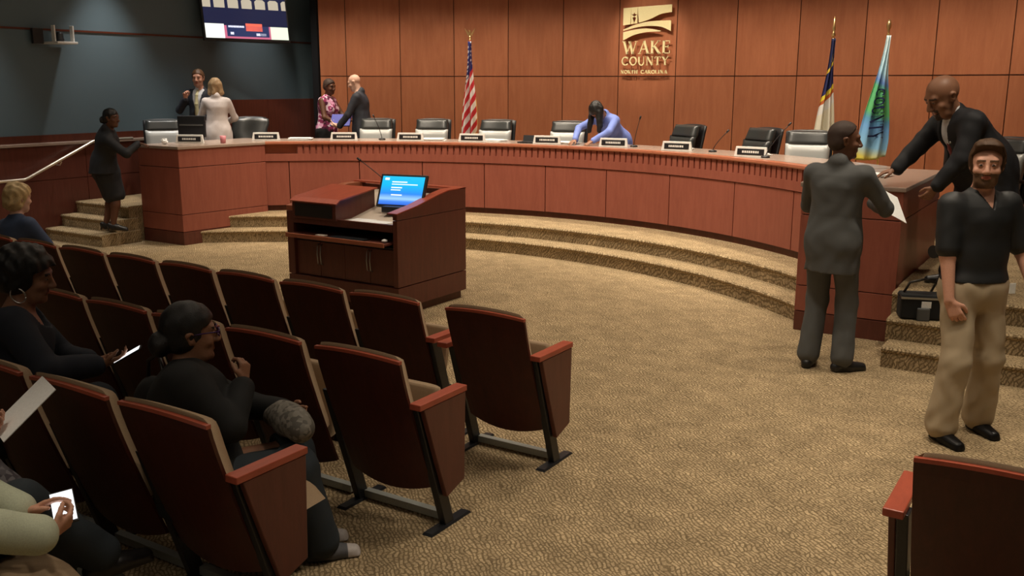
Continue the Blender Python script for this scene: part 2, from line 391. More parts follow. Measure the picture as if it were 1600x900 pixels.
# ------------------------------------------------------------ the desk arc and its two end pods
TE = .74
def ring(mb, t0, t1, prof, n, closed=True, tone=1):
    k = len(prof); vs = []; fs = []
    for i in range(n+1):
        a = t0+(t1-t0)*i/n
        vs += [(CX+(RR+dr)*sin(a), RCY+(RR+dr)*cos(a), z) for dr, z in prof]
    for i in range(n):
        fs += [(i*k+j, (i+1)*k+j, (i+1)*k+(j+1) % k, i*k+(j+1) % k) for j in range(k)]
    fs += [tuple(range(k)), tuple(range(n*k, n*k+k))[::-1]]
    mb.add(vs, fs, tone)
desk = thing('curved_desk', 'long curved cherry wood council desk with fluted rail and stone top', 'desk', (CX, 12.5, DZ))
def deskpart(name, mb, mat, **k):
    mb.v = [(x-CX, y-12.5, z-DZ) for x, y, z in mb.v]; return mb.build(name, mat, desk, **k)
seams = [-.785, -.546-.18, -.546, -.38, -.213, -.045, .126, .307, .498, .68, .785]
for a, b in zip(seams[:-1], seams[1:]):
    mb = MB(); ring(mb, a+.0012, b-.0012, [(0, .40), (0, 1.02), (.04, 1.02), (.04, .40)], 14); deskpart('front_panel', mb, 'desk_wood')
mb = MB(); ring(mb, -.785, .785, [(.028, .32), (.028, 1.1), (.06, 1.1), (.06, .32)], 80); deskpart('carcass', mb, 'dark_wood')
mb = MB(); ring(mb, -.785, .785, [(.03, .33), (.03, .40), (.07, .40), (.07, .33)], 80); deskpart('kick_board', mb, 'skirting')
mb = MB(); ring(mb, -.785, .785, [(-.012, 1.028), (-.012, 1.13), (.10, 1.13), (.10, 1.028)], 80); deskpart('band', mb, 'desk_wood')
# fluted rail
mb = MB(); NF = 86; t0, t1 = -.705, .705; fl = (t1-t0)/NF
vs = []; seg = 5; tot = NF*seg; PH = (0, .10, .16, .90, .95); DD = (.012, .012, -.010, -.010, .012)
for i in range(tot+1):
    a = t0+fl*(i//seg+PH[i % seg]); d = DD[i % seg]
    vs += [(CX+(RR+d)*sin(a), RCY+(RR+d)*cos(a), z) for z in (1.13, 1.262)]+[(CX+(RR+.08)*sin(a), RCY+(RR+.08)*cos(a), z) for z in (1.262, 1.13)]
fs = []
for i in range(tot): fs += [(i*4+j, (i+1)*4+j, (i+1)*4+(j+1) % 4, i*4+(j+1) % 4) for j in range(4)]
mb.add(vs, fs+[(0, 1, 2, 3), (tot*4+3, tot*4+2, tot*4+1, tot*4)]); deskpart('fluted_rail', mb, 'desk_wood')
for a, b in ((-.785, -.706), (.706, .785)):
    mb = MB(); ring(mb, a, b, [(.05, 1.13), (.05, 1.262), (.10, 1.262), (.10, 1.13)], 6); deskpart('plain_rail', mb, 'trim_wood')
mb = MB(); ring(mb, -.785, .785, [(-.03, 1.262), (-.035, 1.275), (-.03, 1.298), (.12, 1.30), (.12, 1.262)], 90); deskpart('top_edge', mb, 'trim_wood')
mb = MB(); ring(mb, -.785, .785, [(.10, 1.270), (.10, 1.302), (.80, 1.302), (.80, 1.270)], 90); deskpart('worktop', mb, 'granite')

def pod(label, sg):
    """sg -1 left, +1 right; footprint tapers towards the curved desk"""
    foot = [(4.86, 8.19), (4.04, 8.19), (3.89, 9.555), (4.455, 10.10), (4.86, 10.10)]
    ox, oy = CX+sg*4.45, 8.19; r = thing('clerk_desk', label, 'desk', (ox, oy, 0))
    def slab(name, z0, z1, e, mat, bev=.003):
        c = (4.45, 9.2); poly = []
        for x, y in foot:
            ex = e if x > c[0]+.1 else (-e if x < c[0]-.1 else 0); ey = -e if y < 8.3 else 0
            poly.append((CX+sg*(x+ex)-ox, y+ey-oy))
        MB().prism(poly, z1-z0, lambda u, v, w: (u, v, z0+w)).build(name, mat, r, bevel=bev)
    slab('plinth', 0, .17, 0, 'lectern_wood'); slab('carcass', .17, 1.25, -.02, 'dark_wood', 0); slab('lower_panel', .178, .40, 0, 'desk_wood')
    slab('middle_panel', .407, 1.02, 0, 'desk_wood'); slab('upper_panel', 1.028, 1.262, 0, 'desk_wood'); slab('worktop', 1.262, 1.30, .015, 'granite', .006)
pod('square ended wooden clerk desk beside the left carpeted steps', -1)
pod('square ended wooden desk end by the right carpeted steps', 1)

# ------------------------------------------------------------ wall logo
logo = thing('wall_sign', 'gold WAKE COUNTY NORTH CAROLINA sign on the panelled wall', 'sign', (-6.17, 13.62, 2.23))
yw = -.03
fnl = lambda u, v, w: (-.392+u*.00261, yw-w, 1.04-(v-32)*.00236)
u0 = 697
def emb(name, poly):
    return MB().prism([(a-u0, b) for a, b in poly], .022, fnl).build(name, 'gold', logo)
def smoothpts(P, n=8):
    out = []
    for i in range(len(P)-1):
        p0 = P[max(i-1, 0)]; p1 = P[i]; p2 = P[i+1]; p3 = P[min(i+2, len(P)-1)]
        for k in range(n):
            t = k/n
            out.append(tuple(.5*((2*p1[j])+(-p0[j]+p2[j])*t+(2*p0[j]-5*p1[j]+4*p2[j]-p3[j])*t*t+(-p0[j]+3*p1[j]-3*p2[j]+p3[j])*t**3) for j in (0, 1)))
    return out+[P[-1]]
sky_curve = smoothpts([(1003, 80), (935, 90), (870, 118), (800, 138), (700, 152)])
star = [(770+(20 if k % 2 == 0 else 8)*sin(pi*k/5), 92-(20 if k % 2 == 0 else 8)*cos(pi*k/5)) for k in range(10)]
# sky band in two pieces round the star opening
def strip(poly_top, poly_bot): return poly_top+poly_bot[::-1]
bx = [p for p in sky_curve if p[0] >= 790]; bl = [p for p in sky_curve if p[0] < 750]
m_ = MB().prism([(a-u0, b) for a, b in [(1003, 34), (790, 41)]+bx[::-1]], .022, fnl)
m_.prism([(a-u0, b) for a, b in [(750, 43), (700, 45)]+bl[::-1]], .022, fnl)
sl = [s for s in star]
topc = [(750, 43), (790, 41)]
right = [p for p in star if p[0] >= 769.9]; left = [p for p in star if p[0] <= 770.1]
right.sort(key=lambda p: p[1]); left.sort(key=lambda p: p[1])
midy = 143
m_.prism([(a-u0, b) for a, b in [(770, 42), (790, 41), (790, 141), (770, midy)]+right[::-1]], .022, fnl)
m_.prism([(a-u0, b) for a, b in [(770, 42), (750, 43), (750, 146), (770, midy)]+left[::-1]], .022, fnl)
m_.build('sky_emblem', 'gold', logo)
emb('field_emblem', smoothpts([(702, 178), (780, 150), (870, 132), (1000, 130)])+smoothpts([(1000, 195), (940, 168), (860, 160), (780, 168), (702, 187)]))
emb('ground_emblem', smoothpts([(702, 195), (780, 180), (860, 176), (940, 192)])+smoothpts([(930, 196), (850, 198), (770, 214), (702, 246)]))
def word(name, text, u_a, u_b, v_a, v_b, bold):
    mb = MB(); h = v_b-v_a
    wdt = chamfer_text(mb, text, h, lambda u, v, w: (u, v, w), .018, .1, bold)
    k = (u_b-u_a)/(wdt-.1*h)
    mb.v = [fnl(u_a-u0+u*k, v_b-v, w) for u, v, w in mb.v]
    return mb.build(name, 'gold', logo)
word('wake_lettering', 'WAKE', 700, 1000, 252, 332, .17); word('county_lettering', 'COUNTY', 695, 992, 350, 404, .18); word('north_lettering', 'NORTH', 690, 800, 434, 457, .24); word('carolina_lettering', 'CAROLINA', 820, 985, 434, 457, .24)

# ------------------------------------------------------------ television, camera shelf, handrail
def solid(mb, name, mat, parent, **k): return mb.build(name, mat, parent, **k)
a_tv = atan2(.96, .28)
tv = thing('television', 'wall mounted black television showing rows of chairs, top left', 'television', (-12.1, 10.3, 2.80), a_tv-pi)
tv.rotation_euler = (radians(-8), 0, a_tv)
L = 1.42; Hh = .82
solid(MB().box(-.03, L+.03, 0, .06, -.04, Hh+.04), 'casing', 'black', tv, bevel=.008)
m, nt, b = new_mat('tv_picture'); M['tv_picture'] = m
tc = N(nt, 'ShaderNodeTexCoord'); sp = N(nt, 'ShaderNodeSeparateXYZ'); nt.links.new(tc.outputs['Object'], sp.inputs[0])
scr = MB().box(0, L, -.004, 0, 0, Hh).build('screen', plain('tv_dark', (.0, .0, .0), .3, emit=(.012, .014, .04), es=1.0), tv)
def tvp(name, col, es, boxes):
    plain('tv_'+name, (0, 0, 0), .4, emit=col, es=es); mb = MB()
    for x0, x1, z0, z1 in boxes: mb.box(x0*L, x1*L, -.0065, -.004, z0, z1)
    return mb.build('picture_'+name, 'tv_'+name, scr)
# picture: pale chair backs above, navy row, white floor, red dais block
mb = MB()
plain('tv_chairback', (0, 0, 0), .4, emit=(.42, .36, .27), es=1)
for row, z0, hh in ((0, .47, .15), (1, .70, .12)):
    for k in range(7):
        cx = (.03+k*.163)*L; w = .062*L
        P = [(cx-w, z0), (cx+w, z0), (cx+w*1.02, z0+hh*.8), (cx+w*.6, z0+hh), (cx-w*.6, z0+hh), (cx-w*1.02, z0+hh*.8)]
        P = [(min(max(u, 0), L), v) for u, v in P]
        mb.prism(P, .002, lambda u, v, w_: (u, -.0045-w_, v))
mb.build('picture_chairs', 'tv_chairback', scr)
tvp('white_floor', (.9, .92, .82), 1, [(.0, .22, 0, .22)]); tvp('pale_floor', (.75, .82, .62), 1, [(.78, 1, 0, .20)])
tvp('pink_floor', (.5, .12, .2), 1, [(.22, .78, 0, .03), (.22, .25, .03, .20), (.76, .78, .03, .2)])
tvp('navy', (.02, .03, .09), 1, [(.25, .76, .03, .20)])
tvp('red_desk', (.8, .13, .08), 1, [(.48, .68, .12, .24)])
tvp('highlights', (.8, .8, .95), 1, [(.27, .46, .17, .2), (.6, .72, .05, .09), (.29, .33, .06, .1)])
MB().tube([(L/2, .05, Hh*.6), (L/2, .16, Hh+.2), (L/2, .16, 1.9)], .03).build('mount_arm', 'black_metal', tv)

pz = thing('camera_shelf', 'white shelf bracket with a small black camera high on the teal wall', 'camera', (XL+.02, 7.9, 2.62))
MB().box(0, .34, -.13, .17, 0, .03).build('shelf', 'white_plastic', pz, bevel=.006)
for y in (-.12, .15): MB().box(.20, .27, y, y+.02, .03, .24).build('upright', 'white_plastic', pz, bevel=.004)
MB().box(.02, .07, -.30, -.15, .0, .2).build('junction_box', 'black', pz, bevel=.006)
MB().lathe((.16, .02, .03), [(.055, 0), (.06, .03), (.05, .05), (.05, .10), (.035, .13)]).build('camera_head', 'black', pz, smooth=True)

hr = thing('handrail', 'pale metal handrail sloping along the left wood wall', 'handrail', (-12.18, 7.0, .85))
MB().tube([(0, -3.5, 0), (0, .2, 0), (0, .26, .02), (0, 1.25, .45), (0, 1.32, .468), (0, 1.9, .468)], .02).build('rail', 'handrail_metal', hr, smooth=True)
for y, z in ((-2.5, 0), (-.8, 0), (.75, .2), (1.6, .46)): MB().tube([(0, y, z), (-.05, y, z-.05), (-.115, y, z-.05)], .009).build('wall_bracket', 'handrail_metal', hr, smooth=True)

# ------------------------------------------------------------ lectern
LX, LY = -6.08, 6.61
lec = thing('lectern', 'wide cherry wood lectern cabinet with sloping sides in the carpeted well', 'lectern', (LX, LY, 0))
x0, x1, D = -.69, .69, 1.08
P = lambda n, mb, mat='lectern_wood', **k: mb.build(n, mat, lec, **k)
P('plinth', MB().box(x0+.03, x1-.04, .04, D-.04, 0, .08), 'dark_wood')
P('base', MB().box(x0, x1, .0, D, .08, .275), bevel=.003)
for xa, xb in ((x0, x0+.09), (x1-.05, x1)):
    P('side_panel', MB().prism([(0, .283), (0, .90), (D, .90), (D, .283)], xb-xa, lambda u, v, w: (xa+w, u, v)), bevel=.003)
    P('side_rim', MB().prism([(0, .905), (0, .955), (.30, 1.0), (.62, 1.07), (.80, 1.10), (D, 1.10), (D, .905)], xb-xa, lambda u, v, w: (xa+w, u, v)), 'trim_wood' if xa < 0 else 'lectern_wood', bevel=.003)
P('sloping_cap', MB().prism([(0, .957), (.30, 1.002), (.62, 1.072), (.80, 1.102), (D, 1.102), (D, 1.112), (.80, 1.112), (.62, 1.082), (.3, 1.012), (0, .967)], .11, lambda u, v, w: (x1-.11+w, u, v)), 'arm_wood')
P('back_panel', MB().box(x0+.09, x1-.05, D-.06, D, .283, 1.08), bevel=.003)
P('back_cap', MB().box(x0, x1, D-.09, D+.004, 1.10, 1.113), 'arm_wood')
P('deck', MB().prism([(.02, .80), (.02, .845), (.20, .85), (D-.06, 1.035), (D-.06, .98)], (x1-.05)-(x0+.09), lambda u, v, w: (x0+.09+w, u, v)), 'desk_laminate')
P('front_rail', MB().box(x0+.09, x1-.05, 0, .03, .79, .86), 'lectern_wood', bevel=.003)
P('inner_shelf', MB().box(x0+.09, x1-.05, .04, .6, .62, .64), 'black')
P('back_board', MB().box(x0+.09, x1-.05, .55, .58, .3, .79), 'black')
P('keyboard_tray', MB().box(x0+.09, x1-.07, -.10, .4, .675, .695), 'lectern_wood', bevel=.003)
P('tray_front', MB().box(x0+.09, x1-.07, -.115, -.10, .665, .705), 'trim_wood', bevel=.003)
doors = []
for k in range(4):
    da = x0+.095+k*.31; doors.append(P('door', MB().box(da, da+.306, .03, .05, .285, .62), 'lectern_wood', bevel=.002))
for k, hx in enumerate((-.30, -.26, .32, .36)):
    (lambda n, mb, mat, **kw: mb.build(n, mat, doors[k], **kw))('handle', MB().tube([(hx, .03, .60), (hx, .005, .59), (hx-.004, .0, .5), (hx, .005, .41), (hx, .03, .40)], .005, 8), 'steel', smooth=True)
P('equipment_box', MB().prism([(-.02, .845), (-.02, 1.0), (.02, 1.03), (.55, 1.10), (.55, .845)], .56, lambda u, v, w: (x0+.10+w, u, v)), 'lectern_wood', bevel=.004)
P('equipment_opening', MB().box(x0+.14, x0+.62, -.026, -.018, .865, .985), 'black')
P('equipment_lid', MB().prism([(-.03, 1.0), (.02, 1.034), (.56, 1.104), (.56, 1.116), (.02, 1.046), (-.04, 1.012)], .60, lambda u, v, w: (x0+.09+w, u, v)), 'arm_wood')
# things on the lectern
mon = thing('monitor', 'tilted black monitor with bright blue slide on the lectern', 'monitor', (-5.70, 7.02, .918), radians(12)); mon.scale = (1.14, 1.14, 1.14)
MB().box(-.12, .12, -.08, .12, 0, .05).build('base', 'black', mon, bevel=.006)
tilt = Matrix.Rotation(radians(-26), 4, 'X')
def tv_(mb): mb.v = [tuple(tilt @ Vector(v) + Vector((0, 0, .04))) for v in mb.v]; return mb
tv_(MB().box(-.215, .215, 0, .03, 0, .29)).build('casing', 'black', mon, bevel=.004)
m, nt, b = new_mat('blue_slide'); M['blue_slide'] = m
tc = N(nt, 'ShaderNodeTexCoord'); sp = N(nt, 'ShaderNodeSeparateXYZ'); nt.links.new(tc.outputs['Object'], sp.inputs[0])
mr = N(nt, 'ShaderNodeMapRange'); mr.inputs[1].default_value = .05; mr.inputs[2].default_value = .30; nt.links.new(sp.outputs[2], mr.inputs[0])
r = ramp(nt, mr.outputs[0], [(.02, .10, .62), (.05, .22, .75), (.30, .55, .85), (.02, .22, .75), (.0, .42, .85), (.01, .48, .8)], [0, .14, .22, .38, .65, 1])
nt.links.new(r.outputs[0], b.inputs['Emission Color']); b.inputs['Emission Strength'].default_value = .95; b.inputs['Base Color'].default_value = (0, 0, 0, 1)
sc = tv_(MB().box(-.195, .195, -.003, .0, .02, .27)).build('screen', 'blue_slide', mon)
plain('slide_text', (0, 0, 0), .5, emit=(.75, .85, .9), es=1)
mb = MB()
for a, b_, z, h in ((-.17, -.13, .235, .02), (-.10, .04, .215, .01), (-.10, .14, .195, .008), (-.10, 0, .165, .01), (-.10, -.01, .145, .008), (-.09, .01, .10, .01)):
    mb.box(a, b_, -.005, -.003, z, z+h)
tv_(mb).build('slide_lines', 'slide_text', sc)
def gooseneck(label, loc, dx, dy, h, base=True, group=None):
    r = thing('gooseneck_microphone', label, 'microphone', loc, 0, group)
    if base: MB().lathe((0, 0, 0), [(.05, 0), (.05, .015), (.02, .025)]).build('base', 'black', r, smooth=True)
    pts = [(dx*t**1.3, dy*t**1.3, .02+h*t) for t in [i/8 for i in range(9)]]
    MB().tube(pts, .0045, 8).build('stem', 'black', r, smooth=True)
    p = Vector(pts[-1]); d = (p-Vector(pts[-2])).normalized()
    MB().tube([p, p+d*.01, p+d*.05], [.007, .011, .011]).build('capsule', 'black', r, smooth=True)
    return r
gooseneck('thin black gooseneck microphone leaning over the lectern', (-6.02, 7.42, .985), -.44, -.05, .34)
lp = thing('paper_stack', 'loose white papers on the front edge of the lectern', 'paper', (-5.75, 6.66, .846), radians(6))
for k, (a, b_) in enumerate(((0, 0), (.05, .02), (-.16, -.01))):
    MB().box(a-.12, a+.12, b_, b_+.2, .001+k*.003, .003+k*.003).build('sheet', 'paper', lp)
def crumple(r, zs=1.0, n=10, seed=1):
    rs = random.Random(seed); mb = MB(); vs = []; 
    for j in range(n//2+1):
        for i in range(n):
            ph = pi*j/(n//2); th = 2*pi*i/n; rr = r*rs.uniform(.7, 1.15)
            vs.append((rr*sin(ph)*cos(th), rr*sin(ph)*sin(th), rr*zs*(1-cos(ph))))
    fs = [(j*n+i, j*n+(i+1) % n, (j+1)*n+(i+1) % n, (j+1)*n+i) for j in range(n//2) for i in range(n)]
    return mb.add(vs, fs)
o = tag(crumple(.04, 1.1, 10, 4).build('tissue', 'paper'), 'crumpled white tissue on the lectern beside the blue monitor', 'tissue'); o.location = (-5.46, 6.84, .857)
kb = thing('keyboard', 'black keyboard on the pull-out tray of the lectern', 'keyboard', (-5.95, 6.58, .696))
MB().box(-.2, .22, -.07, .07, 0, .012).build('body', 'black', kb, bevel=.003)
mb = MB(); [mb.box(-.19+c*.027, -.168+c*.027, -.055+r_*.027, -.033+r_*.027, .012, .016) for c in range(15) for r_ in range(4)]
mb.build('keys', 'black_metal', kb)
o = tag(MB().box(-.055, .055, -.03, .03, 0, .012).build('tan_label_card', 'desk_laminate', bevel=.002), 'small tan card on the lectern keyboard tray', 'card'); o.location = (-6.27, 6.56, .697)
o = tag(MB().lathe((0, 0, 0), [(.015, 0), (.03, .008), (.026, .022), (.01, .03)]).build('computer_mouse', 'white_plastic', smooth=True), 'pale computer mouse at right end of the lectern tray', 'mouse'); o.location = (-5.53, 6.60, .697)

# ------------------------------------------------------------ dais chairs, name plates, microphones, papers
def exec_chair(low='leather_sheen'):
    r = thing('executive_chair', '', 'chair', (0, 0, DZ))
    def pad(z0, z1, y0, y1, w0, w1, bulge, th=.09):
        def fn(u, v, w):
            x = (u-.5)*2; zz = z0+(z1-z0)*v; ww = w0+(w1-w0)*v
            e = (1-abs(x)**6)**.5 if abs(x) < 1 else 0; ev = (1-abs(2*v-1)**8)**.5 if 0 < v < 1 else 0
            k = bulge*e*ev
            yy = y0+(y1-y0)*v
            return (x*ww*.5, (yy-k+.03*x*x*-1) if w == 0 else yy+th-.03*x*x-(1-e*ev)*.04, zz)
        return MB().grid(fn, 14, 10)
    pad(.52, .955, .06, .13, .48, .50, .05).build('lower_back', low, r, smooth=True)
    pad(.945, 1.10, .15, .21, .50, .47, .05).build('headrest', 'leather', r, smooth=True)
    def shell(u, v, w):
        x = (u-.5)*2
        return (x*.27, .20+.13*v-.05*x*x+(.03 if w else 0), .50+.61*v-.02*abs(x)**3*v)
    MB().grid(shell, 10, 8).build('back_shell', 'black', r, smooth=True)
    MB().box(-.25, .25, -.32, .18, .42, .53).build('seat', 'leather', r, bevel=.03)
    for s in (-1, 1):
        MB().tube([(s*.27, .12, .45), (s*.31, .08, .68), (s*.31, -.18, .70)], .022, 8).build('armrest', 'black', r, smooth=True)
    MB().tube([(0, 0, .10), (0, 0, .42)], .03).build('column', 'black_metal', r)
    for k in range(5):
        a = 2*pi*k/5+.3; MB().tube([(0, 0, .10), (.3*cos(a), .3*sin(a), .03)], [.03, .022]).build('base_leg', 'black_metal', r)
    return r
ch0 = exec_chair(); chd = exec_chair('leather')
specs = [('black leather high-backed chair beside the standing bald man in suit', -.533, 1.58, 0),
         ('black leather chair between the bald man\'s chair and the American flag', -.399, 1.58, .05),
         ('black leather chair just right of the American flag', -.247, 1.58, -.04),
         ('black leather chair left of the woman in the blue jacket', -.068, 1.58, .08),
         ('black leather chair turned aside, right of the woman in blue', .204, 1.58, -.55),
         ('lower black leather chair between the turned chair and the flags', .387, 1.5, -.5),
         ('black leather chair behind the grey suited man, near the navy flag', .529, 1.58, .35)]
used = set()
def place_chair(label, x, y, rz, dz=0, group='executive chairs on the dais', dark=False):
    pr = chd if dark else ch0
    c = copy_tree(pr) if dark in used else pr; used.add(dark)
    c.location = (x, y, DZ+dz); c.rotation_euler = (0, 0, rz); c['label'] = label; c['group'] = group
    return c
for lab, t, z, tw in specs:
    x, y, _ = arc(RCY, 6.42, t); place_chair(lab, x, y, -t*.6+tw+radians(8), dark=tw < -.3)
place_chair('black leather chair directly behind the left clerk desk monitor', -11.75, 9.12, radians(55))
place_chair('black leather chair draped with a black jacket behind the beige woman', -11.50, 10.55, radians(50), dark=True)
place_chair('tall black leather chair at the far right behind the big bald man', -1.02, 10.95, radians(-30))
jk = MB().grid(lambda u, v, w: ((u-.5)*(.50+.06*v)+.02*sin(9*v), -.02-.03*sin(6*u)+(.02 if w else 0)-.13*(1-v), .62+.44*v-.05*abs(u-.5)), 12, 8).build('black_jacket', 'leather', None, smooth=True)
tag(jk, 'black jacket hung over the chair back behind the beige clad woman', 'jacket'); jk.location = (-11.46, 10.50, DZ+.05); jk.rotation_euler = (0, 0, radians(50))

def nameplate(label, x, y, z, rz, w=.36):
    r = thing('name_plate', label, 'name plate', (x, y, z), rz, 'desk name plates')
    MB().prism([(-w/2-.02, 0), (w/2+.02, 0), (w/2, .115), (-w/2, .115)], .03, lambda u, v, w_: (u, w_+.25*(v)*.3, v)).build('holder', 'plate_white', r, bevel=.003)
    pl = MB().prism([(-w/2+.02, .022), (w/2-.02, .022), (w/2-.02, .092), (-w/2+.02, .092)], .004, lambda u, v, w_: (u, -.004+w_+.075*v, v)).build('plate', 'black', r)
    mb = MB(); rs = random.Random(int(x*100)); u = -w*.28
    while u < w*.26:
        k = rs.uniform(.012, .022)
        mb.prism([(u, .045), (u+k, .045), (u+k, .07), (u, .07)], .002, lambda a, v, w_: (a, -.006+w_+.075*v, v)); u += k+.007
    mb.build('lettering', 'plate_white', pl); return r
for t, lab in ((-.782, 'black name plate on the left clerk desk end of the curved desk'), (-.589, 'black name plate in front of the floral dressed woman and bald man'),
               (-.42, 'black name plate left of the second leather chair'), (-.259, 'black name plate below the American flag'),
               (-.06, 'black name plate just left of the woman in blue'), (.12, 'black name plate right of the woman in blue, by her hand'),
               (.294, 'black name plate before the turned chair right of centre'), (.502, 'black name plate before the low chair, rightmost of all')):
    R_ = 5.72 if t > -.7 else 5.8
    x, y, _ = arc(RCY, R_, t)
    nameplate(lab, x, y, 1.303, -t*.55+radians(12))
nameplate('black name plate in front of the left desk monitor', -10.75, 8.75, 1.302, radians(28))
for (t, R_, lab, dx, dy, h) in ((.15, 5.95, 'gooseneck microphone right of the woman in blue', .12, -.1, .34), (.36, 5.95, 'gooseneck microphone between the turned and low chairs', .18, -.05, .22),
                    (.53, 5.80, 'gooseneck microphone angled beside the grey suited man', .22, .05, .34), (-.5, 5.95, 'gooseneck microphone before the first leather chair', -.05, -.1, .30)):
    x, y, _ = arc(RCY, R_, t); gooseneck(lab, (x, y, 1.303), dx, dy, h, group='gooseneck microphones on the curved desk')
def papers(label, x, y, z, rz, n=3, w=.22, d=.30, mat='paper'):
    r = thing('paper_stack', label, 'paper', (x, y, z), rz)
    rs = random.Random(int(x*37+y*11))
    for k in range(n):
        a, b_ = rs.uniform(-.03, .03), rs.uniform(-.03, .03)
        MB().box(a-w/2, a+w/2, b_-d/2, b_+d/2, k*.006, k*.006+.005).build('sheet', mat, r)
    return r
for t, lab in ((-.70, 'white papers at the left end of the curved desk'), (-.37, 'white papers before the second leather chair'), (-.215, 'white papers before the chair right of the flag'),
               (-.03, 'white papers before the chair left of the blue jacket'), (.27, 'white papers at the turned chair'), (.47, 'white papers beside the rightmost name plate')):
    x, y, _ = arc(RCY, 5.98, t); papers(lab, x, y, 1.303, -t+random.uniform(-.3, .3), 5, .3, .22)
papers('stack of white papers on the right desk end under the big man\'s hand', -1.98, 8.72, 1.302, .3, 6, .3, .24)
papers('flat white document further back on the right desk end', -1.85, 9.1, 1.302, -.2, 4, .34, .22)
dm = thing('monitor', 'black desk monitor seen from behind on the left clerk desk', 'monitor', (-11.02, 9.02, 1.302), radians(28))
MB().box(-.12, .12, -.02, .14, 0, .015).build('base', 'black', dm, bevel=.004)
MB().tube([(0, .05, .01), (0, .05, .15)], .025).build('neck', 'black', dm)
MB().box(-.20, .20, .0, .04, .06, .36).build('casing', 'black_metal', dm, bevel=.012)
MB().box(-.17, .17, -.008, .0, .22, .24).build('vent_strip', 'steel', dm)
o = tag(crumple(.05, .8, 10, 9).build('tissue', 'paper'), 'crumpled white tissue at the corner of the left clerk desk', 'tissue'); o.location = (-10.85, 8.42, 1.302)
o = tag(MB().lathe((0, 0, 0), [(.035, 0), (.042, .1), (.04, .1), (.034, .01)]).build('pink_cup', plain('pink', (.6, .22, .25), .5), smooth=True), 'pinkish cup beside the name plate on the left clerk desk', 'cup'); o.location = (-10.42, 9.05, 1.302)
dv = thing('laptop', 'closed dark laptop on the curved desk left of the name plate', 'laptop', arc(RCY, 5.85, -.115, 1.303), .1)
MB().box(-.15, .15, -.1, .1, 0, .02).build('base', 'black', dv, bevel=.004); MB().prism([(-.15, .02), (.15, .02), (.15, .10), (-.15, .10)], .012, lambda u, v, w: (u, .08+w+v*.3, v)).build('lid', 'black', dv)

